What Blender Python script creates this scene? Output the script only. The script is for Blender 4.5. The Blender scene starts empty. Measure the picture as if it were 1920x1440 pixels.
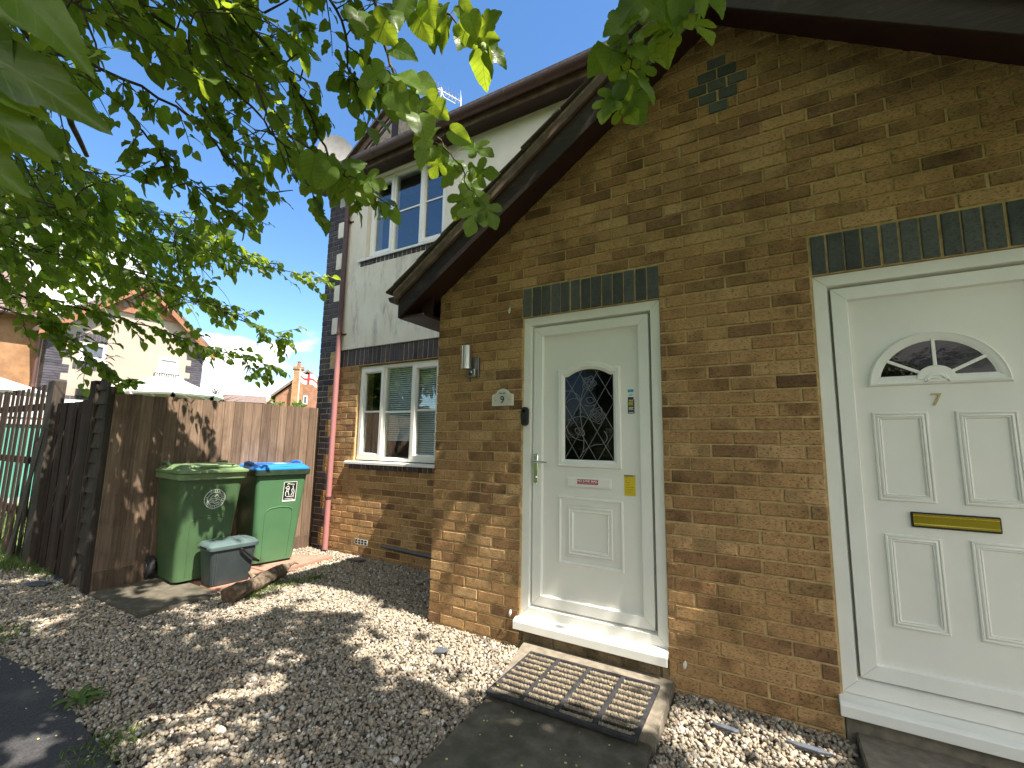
import bpy, bmesh, math, random
import numpy as np
from mathutils import Vector, Matrix, Quaternion

random.seed(7)
rng = np.random.default_rng(7)
SC = bpy.context.scene
COL = SC.collection
R = math.radians

# ------------------------------------------------------------------ camera model
CF, CYAW, CPIT, CROLL = 844.82, -0.5348, 0.1318, 0.0161
CAM = np.array([2.3585, -2.7967, 1.3345])


def cam_axes():
    cy, sy = math.cos(CYAW), math.sin(CYAW)
    cp, sp = math.cos(CPIT), math.sin(CPIT)
    cr, sr = math.cos(CROLL), math.sin(CROLL)
    fwd = np.array([sy * cp, cy * cp, sp])
    right = np.array([cy, -sy, 0.0])
    up = np.cross(right, fwd)
    return cr * right + sr * up, -sr * right + cr * up, fwd


CR, CU, CFW = cam_axes()


def ray(u, v):
    return CR * (u - 960) / CF - CU * (v - 720) / CF + CFW


def at_dist(u, v, d):
    r = ray(u, v)
    return CAM + r / np.linalg.norm(r) * d


def at_z(u, v, z):
    r = ray(u, v)
    return CAM + r * (z - CAM[2]) / r[2]


def project(P):
    P = np.atleast_2d(P) - CAM
    w = P @ CFW
    ok = w > 0.05
    ws = np.where(ok, w, 1)
    return 960 + CF * (P @ CR) / ws, 720 - CF * (P @ CU) / ws, ok


# direction towards the sun (read off the shadows on the recessed wall)
SUN = np.array([0.625, -0.115, 1.0])


# ------------------------------------------------------------------ tagging
def tag(o, label=None, cat=None, group=None, kind=None):
    if label: o['label'] = label
    if cat: o['category'] = cat
    if group: o['group'] = group
    if kind: o['kind'] = kind
    return o


def empty(name, loc, rz=0.0):
    o = bpy.data.objects.new(name, None)
    COL.objects.link(o)
    o.location = loc
    o.rotation_euler = (0, 0, rz)
    o.empty_display_size = 0.2
    return o


def attach(o, parent, local):
    if parent is not None:
        o.parent = parent
        if not local and parent.type == 'EMPTY':
            o.matrix_parent_inverse = Matrix.Translation(-Vector(parent.location))


# ------------------------------------------------------------------ mesh builder
class MB:
    def __init__(self):
        self.v = []
        self.f = []
        self.a = []
        self.xf = None

    def add(self, vs, fs, a=0.0):
        n = len(self.v)
        if self.xf is not None:
            vs = [tuple(self.xf @ Vector(p)) for p in vs]
        self.v.extend([tuple(p) for p in vs])
        for f in fs:
            self.f.append(tuple(i + n for i in f))
            self.a.append(a)

    def box(self, x0, x1, y0, y1, z0, z1, a=0.0):
        vs = [(x, y, z) for x in (x0, x1) for y in (y0, y1) for z in (z0, z1)]
        self.add(vs, [(0, 1, 3, 2), (4, 6, 7, 5), (0, 4, 5, 1), (2, 3, 7, 6), (0, 2, 6, 4), (1, 5, 7, 3)], a)

    def prism(self, poly, axis, a0, a1, att=0.0):
        """extrude a 2-D polygon along an axis: axis 'y' -> poly is (x,z); 'x' -> (y,z); 'z' -> (x,y)"""
        n = len(poly)
        mk = {'y': lambda p, t: (p[0], t, p[1]), 'x': lambda p, t: (t, p[0], p[1]), 'z': lambda p, t: (p[0], p[1], t)}[axis]
        vs = [mk(p, a0) for p in poly] + [mk(p, a1) for p in poly]
        fs = [tuple(range(n - 1, -1, -1)), tuple(range(n, 2 * n))]
        fs += [(i, (i + 1) % n, n + (i + 1) % n, n + i) for i in range(n)]
        self.add(vs, fs, att)

    def tube(self, pts, rad, n=8, a=0.0, cap=True, ref=None):
        pts = [Vector(p) for p in pts]
        if not hasattr(rad, '__len__'): rad = [rad] * len(pts)
        vs, fs = [], []
        t0 = (pts[1] - pts[0]).normalized()
        up = Vector(ref) if ref else (Vector((0, 0, 1)) if abs(t0.z) < 0.9 else Vector((1, 0, 0)))
        s = t0.cross(up).normalized()
        for i, p in enumerate(pts):
            t = (pts[min(i + 1, len(pts) - 1)] - pts[max(i - 1, 0)]).normalized()
            s = (s - t * s.dot(t)).normalized()
            b = t.cross(s)
            for k in range(n):
                an = 2 * math.pi * k / n
                vs.append(p + (s * math.cos(an) + b * math.sin(an)) * rad[i])
        for i in range(len(pts) - 1):
            for k in range(n):
                k2 = (k + 1) % n
                fs.append((i * n + k, i * n + k2, (i + 1) * n + k2, (i + 1) * n + k))
        if cap:
            fs.append(tuple(range(n - 1, -1, -1)))
            fs.append(tuple(range((len(pts) - 1) * n, len(pts) * n)))
        self.add(vs, fs, a)

    def loft(self, rings, a=0.0, cap=True):
        n = len(rings[0])
        vs = [p for r_ in rings for p in r_]
        fs = []
        for i in range(len(rings) - 1):
            for k in range(n):
                k2 = (k + 1) % n
                fs.append((i * n + k, i * n + k2, (i + 1) * n + k2, (i + 1) * n + k))
        if cap:
            fs.append(tuple(range(n - 1, -1, -1)))
            fs.append(tuple(range((len(rings) - 1) * n, len(rings) * n)))
        self.add(vs, fs, a)

    def build(self, name, mat, parent=None, bevel=0.0, smooth=False, local=False, attr=True, seg=1):
        me = bpy.data.meshes.new(name)
        me.from_pydata(self.v, [], self.f)
        if attr:
            at = me.attributes.new('rnd', 'FLOAT', 'FACE')
            at.data.foreach_set('value', self.a)
        bm = bmesh.new()
        bm.from_mesh(me)
        bmesh.ops.recalc_face_normals(bm, faces=bm.faces)
        if bevel > 0:
            es = [e for e in bm.edges if len(e.link_faces) == 2 and e.calc_face_angle(0) > 0.5]
            bmesh.ops.bevel(bm, geom=es, offset=bevel, segments=seg, affect='EDGES', clamp_overlap=True)
        if smooth:
            for f in bm.faces: f.smooth = True
            for e in bm.edges:
                if len(e.link_faces) == 2 and e.calc_face_angle(0) > R(38): e.smooth = False
        bm.to_mesh(me)
        bm.free()
        o = bpy.data.objects.new(name, me)
        if mat: me.materials.append(mat)
        COL.objects.link(o)
        attach(o, parent, local)
        return o


def fast_mesh(name, V, F, mat, parent=None, rnd=None, vec=None, smooth=True, local=False):
    """big meshes: V (n,3) array, F (m,k) int array"""
    V = np.asarray(V, dtype=np.float32)
    F = np.asarray(F, dtype=np.int32)
    k = F.shape[1]
    me = bpy.data.meshes.new(name)
    me.vertices.add(len(V))
    me.vertices.foreach_set('co', V.ravel())
    me.loops.add(F.size)
    me.loops.foreach_set('vertex_index', F.ravel())
    me.polygons.add(len(F))
    me.polygons.foreach_set('loop_start', np.arange(0, F.size, k, dtype=np.int32))
    me.polygons.foreach_set('use_smooth', np.full(len(F), smooth, dtype=bool))
    if rnd is not None:
        a = me.attributes.new('rnd', 'FLOAT', 'POINT')
        a.data.foreach_set('value', np.asarray(rnd, dtype=np.float32))
    if vec is not None:
        a = me.attributes.new('leafco', 'FLOAT_VECTOR', 'POINT')
        a.data.foreach_set('vector', np.asarray(vec, dtype=np.float32).ravel())
    me.update(calc_edges=True)
    o = bpy.data.objects.new(name, me)
    if mat: me.materials.append(mat)
    COL.objects.link(o)
    attach(o, parent, local)
    return o


# ------------------------------------------------------------------ materials
class NT:
    def __init__(self, name):
        self.m = bpy.data.materials.new(name)
        self.m.use_nodes = True
        self.t = self.m.node_tree
        self.n = self.t.nodes
        self.p = self.n['Principled BSDF']
        self.out = self.n['Material Output']

    def new(self, typ, **kw):
        nd = self.n.new(typ)
        for k, v in kw.items():
            if k in nd.inputs.keys() if hasattr(nd, 'inputs') else False:
                nd.inputs[k].default_value = v
            else:
                setattr(nd, k, v)
        return nd

    def link(self, a, b): self.t.links.new(a, b)

    def coord(self, kind='Object', scale=(1, 1, 1)):
        tc = self.n.new('ShaderNodeTexCoord')
        mp = self.n.new('ShaderNodeMapping')
        mp.inputs['Scale'].default_value = scale
        self.link(tc.outputs[kind], mp.inputs['Vector'])
        return mp.outputs['Vector']

    def noise(self, vec, scale, detail=4, rough=0.55, out='Fac'):
        nd = self.n.new('ShaderNodeTexNoise')
        nd.inputs['Scale'].default_value = scale
        nd.inputs['Detail'].default_value = detail
        nd.inputs['Roughness'].default_value = rough
        self.link(vec, nd.inputs['Vector'])
        return nd.outputs[out]

    def ramp(self, fac, stops, interp='LINEAR'):
        nd = self.n.new('ShaderNodeValToRGB')
        nd.color_ramp.interpolation = interp
        el = nd.color_ramp.elements
        while len(el) < len(stops): el.new(0.5)
        for e, (pos, c) in zip(el, stops):
            e.position = pos
            e.color = (*c, 1) if len(c) == 3 else c
        self.link(fac, nd.inputs['Fac'])
        return nd.outputs['Color']

    def mix(self, fac, a, b, blend='MIX'):
        nd = self.n.new('ShaderNodeMix')
        nd.data_type = 'RGBA'
        nd.blend_type = blend
        for s, val in ((nd.inputs[0], fac), (nd.inputs[6], a), (nd.inputs[7], b)):
            if isinstance(val, (int, float)): s.default_value = val
            elif isinstance(val, tuple): s.default_value = (*val, 1) if len(val) == 3 else val
            else: self.link(val, s)
        return nd.outputs[2]

    def math(self, op, a, b=None, c=None):
        nd = self.n.new('ShaderNodeMath')
        nd.operation = op
        for i, val in enumerate((a, b, c)):
            if val is None: continue
            if isinstance(val, (int, float)): nd.inputs[i].default_value = val
            else: self.link(val, nd.inputs[i])
        return nd.outputs[0]

    def attr(self, name, out='Fac'):
        nd = self.n.new('ShaderNodeAttribute')
        nd.attribute_name = name
        return nd.outputs[out]

    def bump(self, h, strength=0.3, dist=0.005, normal=None):
        nd = self.n.new('ShaderNodeBump')
        nd.inputs['Strength'].default_value = strength
        nd.inputs['Distance'].default_value = dist
        self.link(h, nd.inputs['Height'])
        if normal is not None: self.link(normal, nd.inputs['Normal'])
        self.link(nd.outputs['Normal'], self.p.inputs['Normal'])
        return nd.outputs['Normal']

    def base(self, c, rough=0.6, metal=0.0, spec=0.5):
        if isinstance(c, tuple): self.p.inputs['Base Color'].default_value = (*c, 1)
        else: self.link(c, self.p.inputs['Base Color'])
        if isinstance(rough, (int, float)): self.p.inputs['Roughness'].default_value = rough
        else: self.link(rough, self.p.inputs['Roughness'])
        self.p.inputs['Metallic'].default_value = metal
        self.p.inputs['Specular IOR Level'].default_value = spec
        return self


def plain(name, c, rough=0.5, metal=0.0, var=0.12, scale=14, bump=0.0, bscale=60, spec=0.5, dirt=None):
    t = NT(name)
    v = t.coord()
    n = t.noise(v, scale, 5)
    lo = tuple(max(0, x * (1 - var)) for x in c)
    hi = tuple(min(1, x * (1 + var)) for x in c)
    col = t.ramp(n, [(0.3, lo), (0.7, hi)])
    if dirt:
        d = t.noise(v, dirt[0], 6, 0.65)
        m = t.ramp(d, [(dirt[1], (0, 0, 0)), (min(1, dirt[1] + 0.16), (1, 1, 1))])
        col = t.mix(t.math('MULTIPLY', m, dirt[3]), col, dirt[2])
    t.base(col, rough, metal, spec)
    if bump > 0: t.bump(t.noise(v, bscale, 4), bump, 0.004)
    return t.m


def brick_mat(name, stops, patch=(0.5, 0.5, 0.5), speck=(0.3, 0.22, 0.2), grime=True):
    t = NT(name)
    v = t.coord()
    rn = t.attr('rnd')
    col = t.ramp(rn, stops)
    # flashed darker ends: low frequency noise shifted per brick
    cmb = t.n.new('ShaderNodeCombineXYZ')
    t.link(t.math('MULTIPLY', rn, 37.0), cmb.inputs[1])
    t.link(t.math('MULTIPLY', rn, 91.0), cmb.inputs[0])
    add = t.n.new('ShaderNodeVectorMath')
    add.operation = 'ADD'
    t.link(v, add.inputs[0])
    t.link(cmb.outputs[0], add.inputs[1])
    f = t.noise(add.outputs[0], 5.0, 2, 0.4)
    fm = t.ramp(f, [(0.50, (0, 0, 0)), (0.66, (0.85, 0.85, 0.85))])
    col = t.mix(fm, col, t.mix(1.0, col, patch, 'MULTIPLY'))
    # drag-faced pits
    v2 = t.coord('Object', (1, 1, 2.2))
    s1 = t.noise(v2, 62, 3, 0.66)
    sm = t.ramp(s1, [(0.53, (0, 0, 0)), (0.63, (1, 1, 1))])
    col = t.mix(t.math('MULTIPLY', sm, 0.8), col, t.mix(1.0, col, speck, 'MULTIPLY'))
    s2 = t.noise(v, 38, 4, 0.6)
    col = t.mix(0.55, col, t.mix(1.0, col, t.ramp(s2, [(0.3, (0.62, 0.6, 0.58)), (0.7, (1.25, 1.22, 1.2))]), 'MULTIPLY'))
    if grime:
        g = t.noise(v, 2.3, 5, 0.6)
        gm = t.ramp(g, [(0.45, (1, 1, 1)), (0.75, (0.72, 0.7, 0.66))])
        col = t.mix(1.0, col, gm, 'MULTIPLY')
    t.base(col, 0.88, 0, 0.25)
    h = t.math('ADD', t.math('MULTIPLY', s2, 1.0), t.math('MULTIPLY', sm, -0.45))
    t.bump(h, 0.55, 0.006)
    return t.m


M = {}


def make_mats():
    M['brick'] = brick_mat('buff_brick', [(0.0, (0.455, 0.270, 0.122)), (0.25, (0.515, 0.318, 0.148)), (0.45, (0.410, 0.236, 0.106)),
                                          (0.66, (0.560, 0.360, 0.176)), (0.76, (0.400, 0.232, 0.108)), (0.88, (0.325, 0.185, 0.090)), (1.0, (0.255, 0.146, 0.078))])
    M['blue_brick'] = brick_mat('blue_brick', [(0.0, (0.098, 0.108, 0.104)), (0.5, (0.130, 0.138, 0.132)), (1.0, (0.078, 0.086, 0.086))],
                                patch=(0.7, 0.7, 0.72), speck=(0.6, 0.6, 0.6), grime=False)
    M['quoin_brick'] = brick_mat('quoin_brick', [(0.0, (0.078, 0.074, 0.090)), (0.5, (0.105, 0.098, 0.116)), (1.0, (0.060, 0.056, 0.070))],
                                 patch=(0.65, 0.62, 0.68), speck=(0.6, 0.6, 0.6), grime=False)
    M['mortar'] = plain('mortar', (0.52, 0.375, 0.185), 0.95, var=0.25, scale=25, bump=0.5, bscale=160, spec=0.1)
    M['mortar_grey'] = plain('mortar_grey', (0.25, 0.22, 0.19), 0.95, var=0.25, scale=25, bump=0.5, bscale=160, spec=0.1)
    # render coat
    t = NT('render_coat')
    v = t.coord()
    vs = t.coord('Object', (1, 1, 0.22))
    col = t.ramp(t.noise(v, 3.2, 5), [(0.3, (0.72, 0.665, 0.56)), (0.7, (0.82, 0.765, 0.66))])
    d = t.ramp(t.noise(vs, 9, 7, 0.74), [(0.50, (0, 0, 0)), (0.72, (1, 1, 1))])
    zs = t.n.new('ShaderNodeSeparateXYZ')
    t.link(v, zs.inputs[0])
    low = t.math('SUBTRACT', 1.0, t.math('SMOOTH_MIN', t.math('MULTIPLY', t.math('ABSOLUTE', t.math('SUBTRACT', zs.outputs[2], 3.0)), 0.95), 1.0, 0.3))
    col = t.mix(t.math('MULTIPLY', t.math('MULTIPLY', d, low), 0.9), col, (0.17, 0.165, 0.145))
    t.base(col, 0.9, 0, 0.2)
    t.bump(t.noise(v, 130, 4, 0.6), 0.35, 0.004)
    M['render'] = t.m
    M['far_render'] = plain('far_render', (0.37, 0.305, 0.25), 0.9, var=0.06, scale=1.2)
    M['upvc'] = plain('white_upvc', (0.84, 0.825, 0.765), 0.32, var=0.03, scale=6, dirt=(38, 0.72, (0.45, 0.42, 0.36), 0.5))
    M['upvc_panel'] = plain('upvc_panel', (0.82, 0.80, 0.735), 0.38, var=0.03, scale=4, bump=0.05, bscale=220, dirt=(70, 0.76, (0.35, 0.32, 0.28), 0.6))
    M['groove'] = plain('joint_line', (0.30, 0.29, 0.26), 0.7)
    # stained timber / brown plastic
    t = NT('brown_timber')
    v = t.coord('Object', (1.2, 1.2, 1.2))
    w = t.coord('Object', (3, 30, 30))
    g = t.noise(w, 2.2, 6, 0.65)
    col = t.ramp(g, [(0.25, (0.016, 0.008, 0.0055)), (0.6, (0.036, 0.018, 0.012)), (0.85, (0.072, 0.043, 0.031))])
    s = t.ramp(t.noise(v, 3.5, 7, 0.7), [(0.58, (0, 0, 0)), (0.78, (1, 1, 1))])
    col = t.mix(t.math('MULTIPLY', s, 0.5), col, (0.17, 0.125, 0.105))
    t.base(col, 0.55, 0, 0.4)
    t.bump(g, 0.35, 0.004)
    M['timber'] = t.m
    M['soffit'] = plain('soffit_red_brown', (0.030, 0.010, 0.008), 0.5, var=0.25, scale=9, bump=0.15)
    M['weathered'] = plain('weathered_edge_board', (0.115, 0.068, 0.046), 0.7, var=0.35, scale=11, bump=0.4, bscale=50, dirt=(7, 0.5, (0.21, 0.15, 0.11), 0.7))
    M['cement'] = plain('verge_cement', (0.30, 0.245, 0.19), 0.95, var=0.35, scale=30, bump=0.8, bscale=70, dirt=(12, 0.52, (0.07, 0.075, 0.04), 0.8))
    M['tile'] = plain('roof_tile', (0.075, 0.055, 0.045), 0.85, var=0.4, scale=16, bump=0.5, bscale=60, dirt=(9, 0.55, (0.12, 0.11, 0.06), 0.7))
    M['gutter'] = plain('brown_gutter', (0.075, 0.036, 0.028), 0.38, var=0.15, scale=7, dirt=(6, 0.6, (0.15, 0.11, 0.09), 0.5))
    # plastic downpipe: pink lower length blending to brown in the upper length
    t = NT('downpipe_plastic')
    v = t.coord()
    zs = t.n.new('ShaderNodeSeparateXYZ')
    t.link(v, zs.inputs[0])
    zz = t.math('ADD', zs.outputs[2], t.math('MULTIPLY', t.noise(v, 3, 3), 0.3))
    mr = t.n.new('ShaderNodeMapRange')
    mr.inputs[1].default_value = 2.35
    mr.inputs[2].default_value = 3.1
    t.link(zz, mr.inputs[0])
    col = t.mix(mr.outputs[0], (0.36, 0.155, 0.150), (0.085, 0.040, 0.036))
    t.base(col, 0.5)
    M['pipe'] = t.m
    # fence timber; dark and grey tones have shade mixed into the colour
    for nm, c0, c1, c2 in (('fence', (0.090, 0.060, 0.042), (0.190, 0.132, 0.094), (0.310, 0.230, 0.172)),
                           ('fence_dark', (0.022, 0.013, 0.010), (0.046, 0.028, 0.021), (0.090, 0.058, 0.043)),
                           ('fence_grey', (0.038, 0.031, 0.026), (0.075, 0.062, 0.052), (0.125, 0.106, 0.090))):
        t = NT(nm + '_timber')
        w = t.coord('Object', (22, 22, 1.1))
        g = t.noise(w, 2.6, 7, 0.68)
        col = t.ramp(g, [(0.25, c0), (0.55, c1), (0.85, c2)])
        rn = t.attr('rnd')
        col = t.mix(1.0, col, t.ramp(rn, [(0, (0.68, 0.66, 0.64)), (1, (1.3, 1.28, 1.25))]), 'MULTIPLY')
        v = t.coord()
        st = t.ramp(t.noise(v, 2.8, 6, 0.66), [(0.5, (1, 1, 1)), (0.8, (0.55, 0.53, 0.5))])
        col = t.mix(1.0, col, st, 'MULTIPLY')
        t.base(col, 0.85, 0, 0.25)
        t.bump(g, 0.5, 0.005)
        M[nm] = t.m
    M['green_bin'] = plain('green_plastic', (0.062, 0.118, 0.052), 0.42, var=0.12, scale=5, bump=0.12, bscale=240, dirt=(9, 0.62, (0.11, 0.11, 0.075), 0.55))
    M['lid_green'] = plain('lid_green_plastic', (0.165, 0.245, 0.115), 0.45, var=0.12, scale=6, bump=0.1, bscale=200, dirt=(10, 0.6, (0.10, 0.09, 0.06), 0.5))
    M['rim_dark'] = plain('dark_green_rim', (0.022, 0.042, 0.026), 0.4, var=0.2, dirt=(14, 0.6, (0.1, 0.1, 0.07), 0.4))
    M['mid_green_bin'] = plain('mid_green_plastic', (0.068, 0.158, 0.076), 0.4, var=0.08, scale=4, bump=0.1, bscale=240, dirt=(9, 0.66, (0.15, 0.16, 0.10), 0.5))
    M['blue_lid'] = plain('blue_plastic', (0.018, 0.19, 0.62), 0.36, var=0.08, scale=5, dirt=(16, 0.66, (0.10, 0.15, 0.22), 0.4))
    M['caddy'] = plain('grey_caddy_plastic', (0.040, 0.052, 0.055), 0.42, var=0.1, scale=6, bump=0.1, bscale=200, dirt=(12, 0.6, (0.12, 0.115, 0.1), 0.4))
    M['caddy_lid'] = plain('caddy_lid_plastic', (0.085, 0.125, 0.125), 0.4, var=0.1, scale=6, dirt=(12, 0.6, (0.2, 0.2, 0.18), 0.4))
    M['black'] = plain('black_plastic', (0.012, 0.012, 0.013), 0.4, var=0.2)
    M['rubber'] = plain('black_rubber', (0.030, 0.030, 0.033), 0.75, var=0.3, scale=30, bump=0.3, bscale=90, dirt=(25, 0.55, (0.10, 0.09, 0.075), 0.5), spec=0.25)
    M['coir'] = plain('coir', (0.215, 0.178, 0.128), 0.98, var=0.35, scale=70, bump=1.0, bscale=190, spec=0.05)
    M['white_print'] = plain('white_print', (0.72, 0.74, 0.70), 0.55, var=0.12, scale=40)
    M['black_print'] = plain('black_print', (0.015, 0.018, 0.016), 0.4)
    M['steel'] = plain('brushed_steel', (0.62, 0.60, 0.57), 0.28, 1.0, var=0.05)
    M['grey_metal'] = plain('grey_metal', (0.20, 0.20, 0.19), 0.35, 0.8, var=0.05)
    M['chrome'] = plain('chrome', (0.75, 0.74, 0.72), 0.1, 1.0, var=0.02)
    M['brass'] = plain('polished_brass', (0.78, 0.50, 0.10), 0.16, 1.0, var=0.08, scale=9)
    M['old_brass'] = plain('old_brass', (0.28, 0.23, 0.10), 0.35, 0.8)
    M['ceramic'] = plain('cream_ceramic', (0.74, 0.71, 0.62), 0.25, var=0.04)
    M['ceramic_in'] = plain('plaque_ground', (0.62, 0.585, 0.49), 0.35, var=0.06)
    M['navy'] = plain('navy_print', (0.020, 0.022, 0.045), 0.4)
    M['red'] = plain('red_sticker', (0.42, 0.012, 0.030), 0.4, var=0.05)
    M['yellow'] = plain('yellow_card', (0.66, 0.50, 0.015), 0.6, var=0.05)
    M['yellow_ink'] = plain('card_ink', (0.30, 0.21, 0.01), 0.6)
    M['sky_blue'] = plain('blue_sticker', (0.05, 0.33, 0.52), 0.4)
    M['white_sticker'] = plain('white_sticker', (0.75, 0.76, 0.75), 0.4)
    M['lead'] = plain('lead_came', (0.165, 0.17, 0.18), 0.5, 0.1)
    M['concrete'] = plain('old_concrete', (0.205, 0.175, 0.132), 0.92, var=0.3, scale=18, bump=0.5, bscale=120, dirt=(5, 0.5, (0.12, 0.105, 0.075), 0.75))
    M['step_brick'] = brick_mat('dirty_plinth_brick', [(0.0, (0.20, 0.15, 0.085)), (1.0, (0.25, 0.185, 0.105))], speck=(0.5, 0.5, 0.45))
    M['dirty_mortar'] = plain('dirty_mortar', (0.14, 0.11, 0.07), 0.95, var=0.3, scale=30, bump=0.4)
    M['slab'] = plain('paving_slab', (0.105, 0.090, 0.066), 0.9, var=0.35, scale=14, bump=0.5, bscale=110, dirt=(4.5, 0.47, (0.055, 0.052, 0.032), 0.85))
    M['slab_red'] = plain('red_paving_slab', (0.36, 0.185, 0.135), 0.9, var=0.25, scale=12, bump=0.5, bscale=110, dirt=(6, 0.55, (0.16, 0.11, 0.08), 0.7))
    M['asphalt'] = plain('asphalt', (0.042, 0.040, 0.042), 0.9, var=0.5, scale=120, bump=0.9, bscale=150, dirt=(3, 0.55, (0.11, 0.10, 0.085), 0.6))
    M['earth'] = plain('earth', (0.12, 0.105, 0.085), 0.95, var=0.5, scale=60, bump=0.8, bscale=90)
    M['lawn'] = plain('lawn', (0.095, 0.15, 0.035), 0.95, var=0.4, scale=30, bump=0.8, bscale=120)
    M['slate'] = plain('slate', (0.085, 0.10, 0.125), 0.5, var=0.3, scale=20, bump=0.3)
    # pebbles
    t = NT('pebbles')
    v = t.coord()
    rn = t.attr('rnd')
    col = t.ramp(rn, [(0.0, (0.095, 0.080, 0.065)), (0.14, (0.20, 0.175, 0.14)), (0.35, (0.295, 0.258, 0.205)), (0.6, (0.385, 0.335, 0.265)),
                      (0.78, (0.34, 0.25, 0.17)), (0.9, (0.46, 0.42, 0.36)), (1.0, (0.60, 0.57, 0.52))])
    col = t.mix(0.5, col, t.mix(1.0, col, t.ramp(t.noise(v, 85, 4), [(0.3, (0.6, 0.58, 0.55)), (0.7, (1.2, 1.2, 1.2))]), 'MULTIPLY'))
    t.base(col, 0.85, 0, 0.25)
    t.bump(t.noise(v, 160, 3), 0.3, 0.003)
    M['pebble'] = t.m
    # bark
    t = NT('bark')
    w = t.coord('Object', (14, 14, 3))
    g = t.noise(w, 2.4, 7, 0.7)
    t.base(t.ramp(g, [(0.3, (0.045, 0.033, 0.024)), (0.6, (0.13, 0.095, 0.065)), (0.85, (0.26, 0.19, 0.13))]), 0.95, 0, 0.15)
    t.bump(g, 0.9, 0.02)
    M['bark'] = t.m
    M['log_bark'] = plain('log_bark', (0.165, 0.128, 0.092), 0.95, var=0.6, scale=28, bump=1.0, bscale=45, spec=0.1, dirt=(9, 0.52, (0.05, 0.036, 0.026), 0.85))
    M['log_end'] = plain('log_end', (0.11, 0.068, 0.042), 0.95, var=0.6, scale=35, bump=0.8)
    M['twig'] = plain('twig', (0.060, 0.045, 0.028), 0.85, var=0.3, scale=20)
    M['green_twig'] = plain('green_twig', (0.12, 0.15, 0.05), 0.7, var=0.3, scale=20)
    M['fruit'] = plain('green_fruit', (0.26, 0.36, 0.09), 0.5, var=0.25, scale=200, bump=0.8, bscale=300)

    def leaf(name, dark, light, trans, tfac=0.45, rough=0.42, vein=(0.2, 0.3, 0.08)):
        t = NT(name)
        co = t.attr('leafco', 'Vector')
        sp = t.n.new('ShaderNodeSeparateXYZ')
        t.link(co, sp.inputs[0])
        x, y, rn = sp.outputs
        col = t.ramp(rn, [(0.0, dark), (1.0, light)])
        ay = t.math('ABSOLUTE', y)
        mid = t.math('LESS_THAN', ay, 0.014)
        fr = t.math('FRACT', t.math('MULTIPLY', t.math('SUBTRACT', x, t.math('MULTIPLY', ay, 0.75)), 6.0))
        side = t.math('LESS_THAN', t.math('ABSOLUTE', t.math('SUBTRACT', fr, 0.5)), 0.055)
        vm = t.math('MULTIPLY', t.math('MAXIMUM', mid, side), 0.45)
        col = t.mix(vm, col, vein)
        ov = t.coord()
        col = t.mix(0.5, col, t.mix(1.0, col, t.ramp(t.noise(ov, 55, 4), [(0.3, (0.7, 0.72, 0.65)), (0.7, (1.25, 1.2, 1.2))]), 'MULTIPLY'))
        t.base(col, rough, 0, 0.35)
        h = t.math('ADD', vm, t.math('MULTIPLY', t.noise(ov, 70, 3), 0.6))
        t.bump(h, 0.45, 0.004)
        tr = t.n.new('ShaderNodeBsdfTranslucent')
        tc = t.mix(1.0, t.ramp(rn, [(0, tuple(0.75 * c for c in trans)), (1, trans)]), t.ramp(vm, [(0, (1, 1, 1)), (0.45, (0.62, 0.66, 0.5))]), 'MULTIPLY')
        t.link(tc, tr.inputs['Color'])
        ms = t.n.new('ShaderNodeMixShader')
        ms.inputs[0].default_value = tfac
        t.link(t.p.outputs[0], ms.inputs[1])
        t.link(tr.outputs[0], ms.inputs[2])
        t.link(ms.outputs[0], t.out.inputs['Surface'])
        return t.m

    M['leaf'] = leaf('mulberry_leaf', (0.032, 0.075, 0.014), (0.110, 0.190, 0.034), (0.44, 0.58, 0.036), 0.54, 0.36)
    M['leaf_far'] = leaf('far_leaf', (0.035, 0.070, 0.016), (0.090, 0.140, 0.034), (0.32, 0.44, 0.04), 0.5)
    M['grass'] = leaf('grass_blade', (0.050, 0.095, 0.016), (0.12, 0.19, 0.035), (0.22, 0.32, 0.04), 0.3, 0.6)
    M['litter'] = plain('yellow_litter', (0.42, 0.42, 0.14), 0.7, var=0.4, scale=60)
    M['dead_leaf'] = plain('dead_leaf', (0.060, 0.036, 0.022), 0.8, var=0.4, scale=60)
    # window glass: see-through with a mirror-like surface
    for nm, ior, tint in (('glass', 0.13, (0.88, 0.92, 0.92)), ('door_glass', 0.018, (0.30, 0.30, 0.27))):
        t = NT(nm)
        lw = t.n.new('ShaderNodeLayerWeight')
        lw.inputs['Blend'].default_value = 0.5
        fr = t.math('ADD', ior, t.math('MULTIPLY', t.math('POWER', lw.outputs['Facing'], 5.0), 1.0 - ior))
        tp = t.n.new('ShaderNodeBsdfTransparent')
        tp.inputs['Color'].default_value = (*tint, 1)
        gl = t.n.new('ShaderNodeBsdfGlossy')
        gl.inputs['Roughness'].default_value = 0.004
        v = t.coord()
        bp = t.n.new('ShaderNodeBump')
        bp.inputs['Strength'].default_value = 0.02 if nm == 'glass' else 0.04
        bp.inputs['Distance'].default_value = 0.01
        t.link(t.noise(v, 3.0 if nm == 'glass' else 24, 2), bp.inputs['Height'])
        t.link(bp.outputs[0], gl.inputs['Normal'])
        ms = t.n.new('ShaderNodeMixShader')
        t.link(fr, ms.inputs[0])
        t.link(tp.outputs[0], ms.inputs[1])
        t.link(gl.outputs[0], ms.inputs[2])
        t.link(ms.outputs[0], t.out.inputs['Surface'])
        M[nm] = t.m
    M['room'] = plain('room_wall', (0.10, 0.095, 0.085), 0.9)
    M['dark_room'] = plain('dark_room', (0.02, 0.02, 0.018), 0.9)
    M['blind'] = plain('blind_slat', (0.80, 0.82, 0.84), 0.45, var=0.04)
    M['net'] = plain('net_curtain', (0.55, 0.56, 0.56), 0.9, var=0.3, scale=30)
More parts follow.
